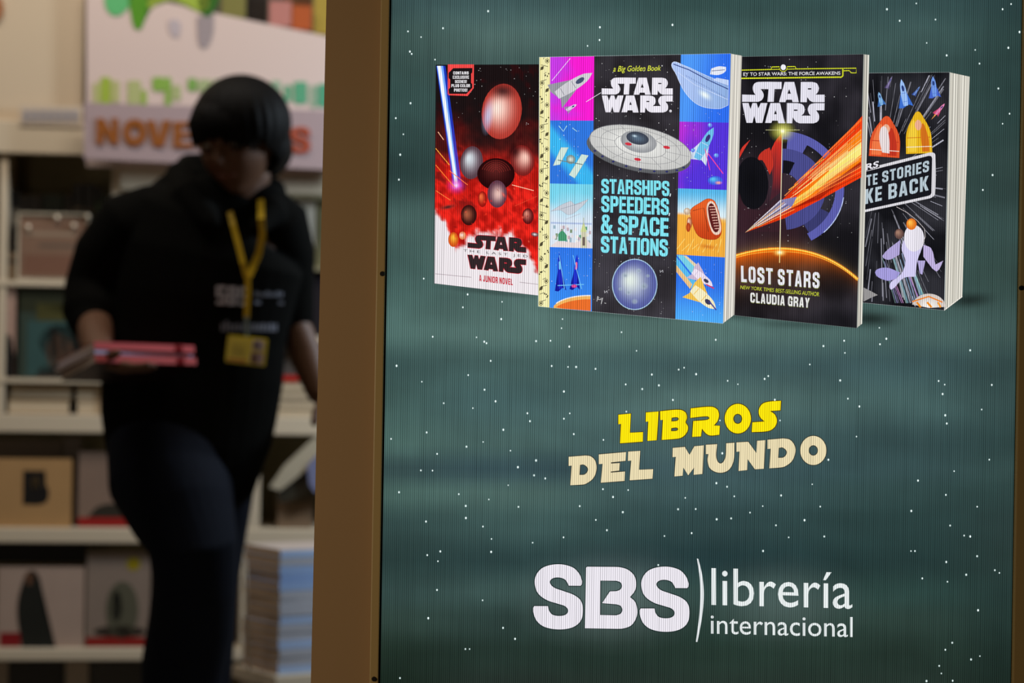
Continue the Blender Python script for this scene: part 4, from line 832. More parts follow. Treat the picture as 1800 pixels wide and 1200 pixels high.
# pale green row of big letters, too blurred in the photograph to read: one stroke or bowl each
greens = [(150, 172, 60), (140, 170, 66), (128, 166, 70), (118, 162, 80), (110, 164, 100), (96, 160, 112), (84, 156, 118), (76, 152, 118)]
def tone(x): return greens[max(0, min(7, int((x-160)/52)))]
for x0, x1, y0, y1, st_ in ((164, 176, 146, 182, 0), (177, 195, 136, 184, 1), (197, 210, 142, 180, 0), (224, 248, 142, 184, 0), (249, 258, 158, 186, 1), (268, 290, 136, 160, 1), (290, 301, 136, 190, 1), (303, 318, 150, 176, 0), (330, 346, 138, 160, 1), (348, 372, 140, 162, 0), (376, 388, 140, 186, 1), (396, 420, 142, 184, 0), (428, 440, 142, 188, 1), (446, 470, 146, 188, 0), (476, 494, 142, 186, 0), (500, 512, 150, 178, 1), (516, 540, 144, 182, 1), (546, 556, 150, 190, 0), (558, 580, 148, 188, 1), (590, 612, 150, 190, 0)):
    c = tone(x0); c = lerp(c, (190, 178, 160), .0 if st_ else .55); c = tuple(int(v) for v in c)
    flat('wall_letter', [S([(x0, y0+3), (x0+3, y0, 1), (x1-3, y0, 1), (x1, y0+3), (x1, y1-3), (x1-3, y1, 1), (x0+3, y1, 1), (x0, y1-3)])], 0, mat('wall_letter_%d_%d' % (c[0], c[1]), c, .6, .05), e)
# faint strip of bluish print on the left bookcase fascia
e = wempty('shelf_label', 0, -0.013, 0); tag(e, 'pale strip with faint bluish lettering on the far left bookcase fascia', 'sign')
s0, s1, z0, z1 = rect(34, 186, 146, 222, -.013); box('strip', s0, s1, -.004, 0, z0, z1, mat('pale_strip', (196, 180, 160), .6, .03), e)
for i in range(7):
    a, b, c, d = rect(42+i*14, 194, 52+i*14, 214, -.017); box('letter', a, b, -.006, -.004, c, d, mat('bluish_print', (150, 148, 156), .6, .05), e)
# hanging NOVEDADES sign
e = wempty('hanging_sign', 0, -0.10, 0); tag(e, 'lilac grey sign board reading NOVEDADES in orange letters behind the person', 'sign')
prism('board', [bp(148, 279, -.10), bp(640, 301, -.10), bp(640, 197, -.10), bp(148, 180, -.10)], 0.0, 0.02, m_sign, e)
mo = mat('orange_letter_paint', (140, 80, 28), .5, .08); mo2 = mat('red_orange_letter_paint', (160, 72, 46), .5, .08)
word = 'NOVEDADES'; xs0 = [170, 216, 257, 305, 349, 391, 436, 478, 511]; ws = [38, 42, 44, 34, 38, 42, 38, 28, 34]
for ch, x, w_ in zip(word, xs0, ws):
    yb = 208+(x-170)*.045; g = BLK[ch] if ch != 'O' else [oval(5, 8, 5, 8.4, 28), oval(5, 8, 1.9, 3.6, 24)]; wd = max(a for a, b in g[0])
    lps = [[bp(x+a/wd*w_, yb+b/16*46, -.10) for a, b in lp] for lp in g]
    bm = bmesh.new(); L3 = [[Vector((p[0], 0, p[1])) for p in lp] for lp in lps]
    tris = tessellate_polygon([[Vector((p[0], p[1], 0)) for p in lp] for lp in lps]); fl = [p for lp in L3 for p in lp]
    va = [bm.verts.new((p.x, -.006, p.z)) for p in fl]; vb = [bm.verts.new((p.x, -.0001, p.z)) for p in fl]
    for t in tris: bm.faces.new([va[i] for i in t]); bm.faces.new([vb[i] for i in reversed(t)])
    o_ = 0
    for lp in lps:
        n_ = len(lp)
        for i in range(n_): bm.faces.new((va[o_+i], va[o_+(i+1) % n_], vb[o_+(i+1) % n_], vb[o_+i]))
        o_ += n_
    bmesh.ops.recalc_face_normals(bm, faces=bm.faces); mobj('sign_letter', bm, mo if x < 450 else mo2, e)
for x in (200, 600):
    a = bp(x, 262, -.09); box('bracket', a[0]-.02, a[0]+.02, .021, .087, a[1]-.012, a[1]+.012, m_white, e, .001)

# things on the ledge behind the white panel, top right of the doorway
e = wempty('high_ledge', 0, 0.04, 0); tag(e, 'pale ledge behind the white panel carrying bright books', 'shelf')
a = bp(392, 40, .04); b = bp(700, 84, .04); prism('board', [(a[0]-.25, a[1]-.03), (b[0], b[1]-.03), (b[0], b[1]-.002), (a[0]-.25, a[1]-.002)], 0.0, 0.28, m_white, e)
def up_thing(name, label, cat, x0, y0, x1, y1, c, d, th, group=None, art=None, lean=0.0, pages=True):
    """a book standing face out: cover, page block, printed picture"""
    s0, s1, z0, z1 = rect(x0, y0, x1, y1, d); w_, h_ = s1-s0, z1-z0
    e = wempty(name, (s0+s1)/2, d, z0); tag(e, label, cat, group); M = Matrix.Rotation(-lean, 4, 'X')
    box('cover', -w_/2, w_/2, -.002, 0, 0, h_, bmat(c), e, 0, M); box('back_cover', -w_/2, w_/2, th, th+.002, 0, h_, bmat(c), e, 0, M)
    box('spine', -w_/2-.001, -w_/2+.001, 0, th, 0, h_, bmat(c), e, 0, M)
    if pages: box('page_block', -w_/2+.002, w_/2-.003, 0.0003, th-.0003, .003, h_-.003, m_pages, e, 0, M)
    for (u0, v0, u1, v1, cc, *shape) in (art or []):
        # shapes on the cover in cover fractions, v down
        if shape and shape[0] == 'o':
            loop = [((u0+u1)/2+(u1-u0)/2*math.cos(t*.3307), (v0+v1)/2+(v1-v0)/2*math.sin(t*.3307)) for t in range(19)]
        elif shape and shape[0] == 'p': loop = path([(u0+(u1-u0)*p[0], v0+(v1-v0)*p[1])+tuple(p[2:]) for p in shape[1]])
        else: loop = [(u0, v0), (u1, v0), (u1, v1), (u0, v1)]
        ob = flat('cover_print', [[(-w_/2+u*w_, h_*(1-v)) for u, v in loop]], -.0021, mat('print_%d_%d_%d' % cc, cc, .5, .08), e, .0006)
        for v in ob.data.vertices: v.co = M @ v.co
    return e
for (x0, y0, x1, y1, c, lb, d) in ((390, -34, 432, 31, (120, 116, 64), 'olive green book standing on the high ledge behind the panel', .10), (434, -44, 470, 38, (38, 32, 28), 'near black book standing on the high ledge behind the panel', .12), (474, 2, 512, 46, (176, 118, 110), 'small pink book on the high ledge behind the panel', .08), (514, 10, 548, 52, (168, 84, 44), 'small orange red book on the high ledge behind the panel', .08), (500, -60, 548, 4+44, (96, 62, 38), 'brown book behind the pink and orange ones on the high ledge', .15), (552, -40, 592, 60, (160, 138, 60), 'mustard yellow book on the high ledge beside the brown wall', .11)):
    e = up_thing('standing_book', lb, 'book', x0, y0, x1, y1, c, d, .024)
    zt = a[1]+(b[1]-a[1])*((wp(0, 0, 0)*0).x+((e.matrix_basis.translation-wp(0, 0, 0)).dot(UX)-a[0])/(b[0]-a[0])); e.location.z = max(e.location.z, zt-.0015)
e = wempty('wall_disc', 0, .019, 0); tag(e, 'small orange brown disc on the cream wall at the left picture edge', 'decoration')
flat('disc', [[bp(*p, .019) for p in oval(-12, 14, 18, 26, 20)]], 0, mat('disc_orange', (150, 92, 50), .6, .1), e, .01)

# far left bookcase, top opening: row of dark books, price stand, facing books
def spine_row(x0, x1, ytop, ybase, d, n, seed, cols, label, group, zb=None):
    rr = random.Random(seed); cuts = [0]+sorted(rr.random() for _ in range(n-1))+[1]; cuts = [(.6*i/n+.4*c_) for i, c_ in enumerate(cuts)]; cuts = [c_/cuts[-1] for c_ in cuts]
    for i in range(n):
        a = x0+(x1-x0)*cuts[i]; b = x0+(x1-x0)*cuts[i+1]; yt = ytop+rr.random()*26
        s0, s1, z0, z1 = rect(a, yt, b, ybase, d); w_ = s1-s0-.0015
        if zb is not None: z0 = zb
        c = rr.choice(cols); o = wempty('shelved_book', (s0+s1)/2, d, z0); tag(o, label, 'book', group)
        box('cover', -w_/2, w_/2, 0, .15, 0, z1-z0, bmat(c), o, .002); box('page_block', -w_/2+.002, w_/2-.002, .004, .152, z1-z0, z1-z0+.0012, m_pages, o)
        box('spine_label', -w_/2+.001, w_/2-.001, -.0008, 0, (z1-z0)*.62, (z1-z0)*(.74+.1*rr.random()), bmat(rr.choice([(120, 110, 96), (60, 90, 60), (90, 80, 70)])), o)
zt0 = lt[0][1]+.0005
spine_row(18, 192, 318, 490, .12, 9, 2, [(26, 24, 26), (36, 36, 40), (28, 46, 32), (44, 38, 34)], 'dark upright book in the shaded top opening of the far left bookcase', 'dark books in the far left top opening', zt0)
# acrylic framed card standing in front of them
s0, s1, z0, z1 = rect(30, 374, 157, 494, .03); e = wempty('sign_holder', (s0+s1)/2, .03, zt0); tag(e, 'clear acrylic holder with a beige printed card on the upper left shelf', 'sign holder')
w_ = s1-s0; h_ = z1-zt0
box('card', -w_/2+.006, w_/2-.006, 0, .002, .008, h_-.006, mat('beige_card', (126, 98, 80), .5, .15, 8), e)
mgl = mat('acrylic_edge', (170, 160, 140), .1, .05, 5, .9)
for (a0, a1, b0, b1) in ((-w_/2, -w_/2+.006, 0, h_), (w_/2-.006, w_/2, 0, h_), (-w_/2, w_/2, h_-.006, h_), (-w_/2, w_/2, 0, .007)): box('acrylic_edge', a0, a1, -.006, .006, b0, b1, mgl, e, .001)
box('foot', -w_/2, w_/2, -.012, .05, -.0001, .003, mgl, e, .001)
for (u, v, u2, v2, c) in ((.1, .28, .8, .34, (150, 130, 110)), (.3, .46, .92, .5, (96, 84, 74)), (.1, .62, .9, .9, (118, 84, 68))): box('card_print', -w_/2+u*w_, -w_/2+u2*w_, -.0006, 0, h_*(1-v2), h_*(1-v), bmat(c), e)
for (u, v) in ((.15, .22), (.55, .07), (.97, .04), (.78, .18)):
    bm = bmesh.new(); bmesh.ops.create_uvsphere(bm, u_segments=12, v_segments=8, radius=.006, matrix=Matrix.Translation((-w_/2+u*w_, -.009, h_*(1-v)))); mobj('sparkle_bead', bm, mat('chrome', (240, 225, 200), .12, 0, 5, 1.0), e, True)  # chrome beads stand in for the sparkle on the acrylic
# lower tier of the top opening: facing books on the main shelf
e = up_thing('displayed_book', 'teal green book with an oval portrait, standing below the acrylic holder', 'book', 34, 508, 172, 664, (46, 62, 54), .02, .02, art=[(0, 0, 1, .26, (42, 46, 30)), (.22, .16, .72, .36, (72, 70, 34)), (.10, .36, .96, .98, (52, 82, 80)), (.26, .40, .80, .80, (34, 24, 20), 'o'), (.34, .50, .68, .92, (152, 108, 84), 'o'), (.22, .84, .80, 1.0, (66, 50, 42), 'p', [(0, 1), (.1, .3, 1), (.5, 0, 1), (.9, .3, 1), (1, 1)])])
e = up_thing('displayed_book', 'pale book with a black patch below, cut by the left picture edge', 'book', -60, 500, 27, 666, (168, 138, 124), .02, .02, art=[(.72, .52, 1.0, .98, (20, 16, 14), 'p', [(.1, 1), (0, .4, 1), (.5, 0, 1), (1, .5), (1, 1)])])
spine_row(-100, 30, 424, 490, .05, 5, 6, [(120, 86, 52), (150, 130, 106), (90, 74, 52)], 'tan upright book on the upper shelf at the left picture edge', 'tan books at the left edge', zt0)
e = up_thing('displayed_book', 'grey green book partly hidden behind the person on the left shelf', 'book', 168, 520, 198, 664, (70, 74, 60), .06, .02)
# blocks of books lying on the ledge shelf under them
def lying(name, label, x0, y0, x1, y1, d, c, n, group=None, depth=.2, zb=None, rz=0.0, dx=0.0):
    """n books lying flat on each other, fore-edges to the front"""
    s0, s1, z0, z1 = rect(x0, y0, x1, y1, d); z = z0 if zb is None else zb; h = (z1-z)/n; w_ = s1-s0; rr = random.Random(int(x0*7+y0))
    for i in range(n):
        cc = c[i % len(c)]; o = wempty(name, (s0+s1)/2+rr.uniform(-.003, .003)+dx, d+rr.uniform(0, .004), z+i*h, rz+rr.uniform(-.02, .02)); tag(o, label if isinstance(label, str) else label[i], 'book', group)
        t = min(.0025, h*.18)
        box('page_block', -w_/2+.003, w_/2-.003, .002, depth-.002, t, h-t-.0003, m_pages, o); box('cover', -w_/2, w_/2, 0, depth, h-t-.0003, h-.0003, bmat(cc), o); box('back_cover', -w_/2, w_/2, 0, depth, 0, t, bmat(cc), o); box('spine', -w_/2, w_/2, depth-.002, depth, t, h-t-.0003, bmat(cc), o)
zb = LB[0][1]
lying('lying_book', ['thick tan book lying flat, lower of two under the teal portrait book', 'thick tan book lying flat, upper of two under the teal portrait book'], 14, 676, 124, 728, .02, [(128, 96, 52), (112, 84, 46)], 2, zb=zb)
lying('lying_book', ['pale book lying flat beside the person, lower of two', 'pale book lying flat beside the person, upper of two'], 134, 678, 192, 728, .02, [(170, 146, 116), (160, 138, 110)], 2, zb=zb)
lying('lying_book', 'pale book lying flat at the left picture edge on the wide shelf', -80, 678, 6, 728, .02, [(150, 126, 96)], 1, zb=zb)
# second opening
sil = [(0, 1), (.05, .45, 1), (.3, .3, 1), (.35, .05, 1), (.55, 0, 1), (.65, .2, 1), (.6, .35, 1), (.9, .5, 1), (1, 1)]
up_thing('displayed_book', 'beige square book with a small black picture in its middle', 'book', -8, 806, 126, 928, (172, 134, 88), .03, .02, art=[(.36, .17, .70, .66, (18, 16, 16), 'p', [(0, 0), (.85, 0), (.8, .35), (1, .6, 1), (.85, .95, 1), (0, 1)]), (.46, .25, .58, .45, (120, 96, 60), 'o')])
up_thing('displayed_book', 'tall pale book with a red band at its foot, above the lower shelf', 'book', 138, 794, 246, 928, (132, 110, 96), .04, .02, art=[(0, .86, 1, .98, (146, 24, 22)), (.16, .68, .96, .86, (46, 42, 34), 'p', [(0, 1), (.2, .2, 1), (.6, 0, 1), (1, .4), (1, 1)])])
up_thing('displayed_book', 'narrow grey book in the shade between the beige and the pale ones', 'book', 112, 770, 142, 926, (96, 82, 72), .09, .02)
up_thing('displayed_book', 'shaded brown book standing behind the beige square book', 'book', -40, 772, 108, 926, (82, 62, 34), .10, .02)
# third opening
up_thing('displayed_book', 'white book showing a standing figure in black with a red patch', 'book', -4, 996, 148, 1140, (168, 146, 132), .03, .02, art=[(.03, .80, .27, .97, (128, 18, 24)), (.20, .04, .68, .98, (24, 26, 22), 'p', [(.18, 1), (.05, .5, 1), (.2, .12, 1), (.4, 0, 1), (.6, .14, 1), (.66, .45, 1), (1, 1)]), (.30, .06, .42, .22, (120, 84, 62), 'o')])
up_thing('displayed_book', 'grey book with a yellow disc in the top corner and a red band', 'book', 152, 970, 264, 1140, (136, 120, 108), .03, .02, art=[(.62, .05, .84, .19, (150, 132, 14), 'o'), (.30, .30, .82, .90, (86, 84, 68), 'o'), (.38, .40, .56, .72, (22, 24, 20), 'o'), (.12, .76, .94, .88, (50, 42, 34), 'o'), (.0, .88, .95, .97, (134, 22, 18))])
up_thing('displayed_book', 'dark book standing in the bottom opening below the figure book', 'book', 15, 1164, 113, 1300, (24, 22, 18), .06, .02); up_thing('displayed_book', 'dark grey book in the bottom opening right of the pale divider', 'book', 158, 1164, 250, 1300, (50, 48, 44), .06, .02)
up_thing('displayed_book', 'pale narrow book dividing the bottom opening', 'book', 115, 1163, 155, 1300, (150, 136, 120), .05, .02)
up_thing('displayed_book', 'pale book at the left edge of the bottom opening', 'book', -60, 1163, 13, 1300, (140, 126, 110), .05, .02)
# right part, behind and beside the person
zb2 = RB[0][1]
up_thing('displayed_book', 'dark brown book left of the person behind the shoulder', 'book', 226, 344, 300, 470, (62, 44, 34), .06, .02, art=[(.1, .1, .8, .3, (90, 56, 40))])
up_thing('displayed_book', 'white book right of the person with a pink patch near its edge', 'book', 486, 348, 553, 470, (190, 182, 166), .05, .02, art=[(.5, .45, .86, .7, (196, 130, 118), 'o'), (.08, .1, .8, .2, (150, 146, 130))])
up_thing('displayed_book', 'olive edged book beside the brown jamb at shoulder height', 'book', 556, 352, 640, 470, (110, 104, 74), .05, .02)
up_thing('displayed_book', 'dark book with a pale green patch right of the person', 'book', 500, 478, 548, 590, (60, 58, 50), .05, .02, art=[(.55, .1, .95, .4, (112, 116, 84), 'o'), (.1, .55, .9, .9, (34, 32, 30))]); up_thing('displayed_book', 'black book beside the jamb under the olive edged one', 'book', 551, 430+46, 630, 590, (34, 30, 34), .05, .02)
up_thing('displayed_book', 'grey book under the dark ones at elbow height right of the person', 'book', 490, 604, 600, 668, (104, 96, 88), .06, .02)
zb3 = RB[1][1]
lab = [w_+' of the pale stack under the red book right of the person' for w_ in ('bottom book', 'second book from below', 'third book from below', 'topmost pale book')]
lying('lying_book', lab, 470, 672, 600, 737, .02, [(150, 136, 112), (168, 152, 126), (140, 126, 104), (160, 146, 118)], 4, zb=zb3)
s0, s1, z0, z1 = rect(492, 656, 524, 671, .05); z1_ = zb3+(rect(470, 672, 600, 737, .02)[3]-zb3)
o = wempty('lying_book', (s0+s1)/2, .04, z1_+.0003); tag(o, 'small red book on top of the pale stack right of the person', 'book'); box('cover', -(s1-s0)/2, (s1-s0)/2, 0, .12, .0, .002, bmat((170, 26, 22)), o); box('cover', -(s1-s0)/2, (s1-s0)/2, 0, .12, .014, .016, bmat((170, 26, 22)), o); box('spine', -(s1-s0)/2, (s1-s0)/2, -.001, .001, .002, .014, bmat((170, 26, 22)), o); box('page_block', -(s1-s0)/2+.002, (s1-s0)/2-.002, .002, .118, .002, .014, m_pages, o)
# leaning magazines and the cream box in the bay below
zb4 = RB[2][1]
a = rect(488, 868, 550, 930, .04); w_ = a[1]-a[0]; e = wempty('storage_box', (a[0]+a[1])/2, .04, zb4); tag(e, 'small tan cardboard box under the leaning magazines', 'box')
h_ = a[3]-zb4
mc = mat('cardboard', (120, 98, 76), .8, .1); box('body', -w_/2, w_/2, 0, .16, 0, h_-.012, mc, e, .002); box('lid', -w_/2-.002, w_/2+.002, -.002, .162, h_-.020, h_, mat('cardboard_lid', (96, 84, 66), .8, .1), e, .002)
for c, lb, d, pl in (((178, 168, 146), 'cream magazine leaning up to the right above the cardboard box', .0, [(474, 856), (500, 818), (553, 768), (610, 722), (612, 770), (560, 808), (492, 862)]), ((56, 52, 42), 'dark olive magazine leaning just under the cream one', .012, [(486, 862), (560, 808), (612, 771), (612, 822), (548, 866), (494, 884)]), ((120, 124, 156), 'pale bluish magazine leaning beside the brown jamb', -.012, [(540, 818), (556, 800), (612, 760), (612, 846), (554, 866), (544, 852)])):
    P_ = [bp(x, y, d) for x, y in pl]; o = wempty('leaning_magazine', P_[0][0], d, P_[0][1]); tag(o, lb, 'magazine'); Q_ = [(a_-P_[0][0], b_-P_[0][1]) for a_, b_ in P_]
    prism('cover', Q_, 0, .0012, bmat(c), o); prism('page_block', Q_, .0013, .008, m_pages, o); prism('back_cover', Q_, .0081, .0093, bmat(c), o)
# low white table with the big wrapped pile of books, corner towards us
YT = 5.45
tc = at(490, 1186, YT); c33, s33 = math.cos(R(33)), math.sin(R(33)); e = empty('low_table', (tc.x+.10*c33-.09*s33, tc.y+.10*s33+.09*c33, 0), R(33)); tag(e, 'low white display table under the tall pile of books', 'table')
tz = tc.z
box('table_top', -.115, .13, -.105, .115, tz-.03, tz-.0005, m_white, e, .003)
for sx in (-1, 1):
    for sy in (-1, 1): box('leg', sx*.09-.015, sx*.09+.015, sy*.08-.015, sy*.08+.015, 0, tz-.0305, m_white, e, .002)
top = at(490, 966, YT).z; n = 15; h = (top-tz)/n; rr = random.Random(4)
wl = abs(at(490, 1, YT).x-at(412, 1, YT).x)
for i in range(n):
    an = R(33)+rr.uniform(-.012, .012); o = empty('piled_book', (tc.x+rr.uniform(-.002, .002), tc.y+rr.uniform(-.002, .002), tz+i*h), an)
    tag(o, 'topmost book of the tall pile, pinkish white cover' if i == n-1 else 'book below the topmost one in the tall pile on the low white table', 'book', None if i == n-1 else 'piled books on the low table')
    # local: corner at origin, x to the right-back, -x.. fore-edge faces left
    Wb, Db = .20, wl/math.sin(R(33)); c = [(150, 176, 216), (168, 190, 224), (176, 178, 186), (140, 168, 214)][rr.randrange(4)]  # bluish light falling on the pile is put into these cover colours
    box('page_block', .002, Wb-.002, .002, Db-.002, .002, h-.0025, mat('pile_pages', (206, 172, 132), .7, .2, 40, .1, 0, (1, 1, 10)), o)
    box('cover', 0, Wb, 0, Db, h-.0022, h-.0004, bmat((205, 190, 180) if i == n-1 else c), o); box('back_cover', 0, Wb, 0, Db, 0, .0018, bmat(c), o); box('spine', 0, Wb, -.0005, .0015, .0018, h-.0022, bmat(c), o)
o = empty('shiny_spot', at(413, 958, 5.42), 0); tag(o, 'small shiny stud at the left corner of the book pile', 'spot')  # chrome bead on a wire, standing in for a small shiny spot
bm = bmesh.new(); bmesh.ops.create_uvsphere(bm, u_segments=14, v_segments=10, radius=.008); mobj('bead', bm, MATS['chrome'], o, True)
bm = bmesh.new(); tube(bm, [(0, 0, -.005), (.02, .04, -.04), (.03, .06, tz-o.location.z+.001)], [.003, .003, .003], 8); mobj('wire_stem', bm, MATS['chrome'], o, True)

# ------------------------------------------------------------------ the person, about 5 m away, striding to the left with books in the right hand
YB = 5.0
def B(px, py, dy=0.0): return at(px, py, YB+dy)
m_skin = mat('skin', (98, 68, 49), .55, .06, 20); m_jacket = mat('black_jacket_cloth', (11, 11, 9), .9, .15, 40, .05); m_jeans = mat('dark_blue_denim', (17, 21, 31), .85, .15, 60, .1); m_hair = mat('black_hair', (9, 8, 7), .65, .2, 30, .1, 0, (1, 1, .3)); m_shoe = mat('black_shoe', (20, 18, 18), .5, .1)
foot = B(330, 1452); PER = empty('person', (foot.x, foot.y, 0)); tag(PER, 'person in black jacket and dark jeans looking down, carrying books in one hand', 'person')
PO = PER.location.copy()
def L(px, py, dy=0.0): return B(px, py, dy)-PO
# head: sphere sculpted in a local frame (x right, -y face, z up), then turned
HM = Matrix.Translation(L(416, 249, -.01)) @ Matrix.Rotation(R(-17), 4, 'Z') @ Matrix.Rotation(R(20), 4, 'X') @ Matrix.Rotation(R(-4), 4, 'Y')
def gz(x, z, cx, cz, sx, sz): return math.exp(-((x-cx)/sx)**2-((z-cz)/sz)**2)
def face_pt(d):
    x, y, z = d; r = 1.0
    X, Y, Z = x*.073, y*.092, z*.112
    low = sm(.0, 1.0, -z); X *= 1-.34*low*low; 
    if y < 0:
        Y *= 1-.10*sm(.2, 1, z)
        f = sm(0.15, .6, -y)
        Y -= f*(.020*gz(X, Z, 0, -.014, .010, .017)+.008*gz(X, Z, 0, .008, .006, .025))          # nose and bridge
        Y += f*.011*(gz(X, Z, -.029, .014, .014, .010)+gz(X, Z, .029, .014, .014, .010))         # eye sockets
        Y -= f*.005*gz(X, Z, 0, .032, .045, .008)                                               # brow
        Y -= f*(.006*gz(X, Z, 0, -.044, .020, .006)+.006*gz(X, Z, 0, -.056, .018, .006))          # lips
        Y += f*.005*gz(X, Z, 0, -.050, .022, .003)
        Y -= f*.010*gz(X, Z, 0, -.088, .022, .016)                                              # chin
        Y -= f*.004*(gz(X, Z, -.042, -.02, .018, .02)+gz(X, Z, .042, -.02, .018, .02))           # cheeks
    else: Z += 0.0; Y *= 1.05
    return Vector((X, Y, Z))
bm = bmesh.new()
r = bmesh.ops.create_uvsphere(bm, u_segments=72, v_segments=48, radius=1.0)
for v in r['verts']: v.co = HM @ face_pt(v.co.normalized())
for sx in (-1, 1):   # ears
    r = bmesh.ops.create_uvsphere(bm, u_segments=14, v_segments=10, radius=1.0)
    for v in r['verts']: v.co = HM @ Vector((sx*.074+v.co.x*.008, .006+v.co.y*.017, .0+v.co.z*.030))
hc = HM @ Vector((0, .02, -.07))
tube(bm, [hc, L(418, 352, .03), L(424, 400, .04)], [.052, .056, .075], 20)                       # neck
tube(bm, [L(424, 385, .03), L(400, 470, .03), L(370, 620, .03), L(330, 760, .03)], [(.08, .06), (.14, .08), (.14, .08), (.14, .09)], 24)   # trunk
rs_, re_, rw_ = L(232, 392, .03), L(166, 556, .02), L(172, 628, -.22)
tube(bm, [rs_, L(196, 470, .04), re_, L(168, 590, -.10), rw_], [.045, .042, .038, .036, .027], 18)     # right arm, forearm towards us
ls_, le_, lw_ = L(486, 392, .05), L(514, 560, .10), L(560, 690, .06)
tube(bm, [ls_, L(506, 470, .09), le_, L(538, 625, .09), lw_], [.042, .036, .034, .036, .026], 18)      # left arm
hp = L(345, 790, .03)
tube(bm, [hp, L(318, 880, -.06), L(338, 960, -.12), L(335, 1080, -.02), L(322, 1200, .05), L(316, 1400, .10)], [(.09, .08), (.07, .07), (.056, .06), (.05, .05), (.044, .046), (.034, .038)], 20)
tube(bm, [L(372, 800, .06), L(386, 900, .09), L(376, 1010, .12), L(362, 1160, .22), L(350, 1380, .36)], [.07, .055, .045, .042, .034], 20)
# hands: palm, four fingers and a thumb each
def hand(w_, palm_dir, side, up_, curl, Lh=.085):
    """w_ wrist, palm_dir along the hand, side towards the thumb, up_ palm normal the fingers curl to"""
    pd, sd, un = palm_dir.normalized(), side.normalized(), up_.normalized()
    k = w_+pd*Lh
    tube(bm, [w_-pd*.01, w_+pd*.03, k], [(.024, .016), (.034, .015), (.038, .013)], 14, up=tuple(un))
    for i, (off, ln) in enumerate(((.027, .072), (.009, .080), (-.009, .074), (-.026, .060))):
        a = k+sd*off-pd*.012; d = pd+sd*off*1.2; d.normalize(); u1 = d*math.cos(curl*.5)+un*math.sin(curl*.5); u2 = d*math.cos(curl*1.2)+un*math.sin(curl*1.2); u3 = d*math.cos(curl*1.8)+un*math.sin(curl*1.8)
        p1 = a+u1*ln*.45; p2 = p1+u2*ln*.32; p3 = p2+u3*ln*.25
        tube(bm, [a, p1, p2, p3], [.0095, .0088, .008, .007], 10)
    a = w_+pd*.028+sd*.024; t1_ = a+(sd*.8+pd*.6+un*.25).normalized()*.038; t2_ = t1_+(pd*.9+sd*.25+un*.45).normalized()*.030
    tube(bm, [a-sd*.01, t1_, t2_], [.013, .011, .009], 10)
hdir = (L(236, 648, -.27)-rw_); hand(rw_, hdir, Vector((-.1, -1, .1)), Vector((0, -.1, 1)), .22)
hand(lw_, L(586, 745, .03)-lw_, Vector((-.2, -1, 0)), Vector((-1, 0, .2)), .6)
body = remesh('body', bm, m_skin, .0042, PER, 3)
# eyes, lids down
for sx in (-1, 1):
    bm = bmesh.new(); r = bmesh.ops.create_uvsphere(bm, u_segments=16, v_segments=12, radius=.0125)
    for v in r['verts']: v.co = HM @ (v.co+Vector((sx*.029, -.071, .012)))
    mobj('eye', bm, mat('eye_white', (150, 140, 130), .2, .02), PER, True)
    bm = bmesh.new(); r = bmesh.ops.create_uvsphere(bm, u_segments=14, v_segments=10, radius=.007)
    for v in r['verts']: v.co = HM @ (Vector((v.co.x, v.co.y*.5, v.co.z))+Vector((sx*.029, -.0815, .008)))
    mobj('iris', bm, mat('iris_brown', (36, 22, 14), .2, .02), PER, True)
    bm = bmesh.new(); tube(bm, [HM @ Vector((sx*.012, -.090, .034)), HM @ Vector((sx*.03, -.090, .040)), HM @ Vector((sx*.047, -.080, .034))], [.003, .0035, .002], 8); mobj('eyebrow', bm, m_hair, PER, True)
bm = bmesh.new(); tube(bm, [HM @ Vector((-.020, -.080, -.049)), HM @ Vector((0, -.0935, -.047)), HM @ Vector((.020, -.080, -.049))], [.002, .0035, .002], 10); mobj('lips', bm, mat('lips', (120, 72, 62), .5, .03), PER, True)
# hair: thick bowl cut, longer on the right of the picture
bm = bmesh.new(); HC = L(425, 215, -.002)
r = bmesh.ops.create_uvsphere(bm, u_segments=96, v_segments=64, radius=1.0)
HI = HM.inverted()
for v in r['verts']:
    d = v.co.normalized(); p = HC+Vector((d.x*.1015, d.y*.116, d.z*.099))
    lum = 1+.022*math.sin(math.atan2(d.y, d.x)*26+d.z*4)*(1-abs(d.z))
    p = HC+(p-HC)*lum
    v.co = p
# lower lobes
for (x, y, dy, rx, ry, rz) in ((474, 250, .02, .046, .07, .062), (444, 262, .07, .085, .07, .07), (382, 214, -.01, .049, .098, .052)):
    r = bmesh.ops.create_uvsphere(bm, u_segments=40, v_segments=28, radius=1.0); c_ = L(x, y, dy)
    for v in r['verts']: v.co = c_+Vector((v.co.x*rx, v.co.y*ry, v.co.z*rz))
# carve the face: push hair in front of the face backwards into the head
for v in bm.verts:
    q_ = HI @ v.co
    line_ = .040-.030*sm(.0, .06, q_.x)-.020*sm(.02, .07, -q_.x)+.004*math.sin(q_.x*90)
    if q_.y < .0 and q_.z < line_ and abs(q_.x) < .078 and q_.z > -.16:
        q_.y = .0+.02*(abs(q_.x) > .06); v.co = HM @ q_
hair = remesh('hair', bm, m_hair, .0045, PER, 2)
# fringe strands over the forehead
bm = bmesh.new()
for i in range(19):
    x = -.070+i*.0078; z1_ = .030-.030*sm(.0, .06, x)-.018*sm(.02, .07, -x)+.005*math.sin(i*2.1); yy = -.094+x*x*7.5
    tube(bm, [HM @ Vector((x*.8, yy+.026, .092)), HM @ Vector((x*.95, yy-.001, .060)), HM @ Vector((x, yy, z1_))], [.006, .0065, .003], 8)
mobj('fringe', bm, m_hair, PER, True)
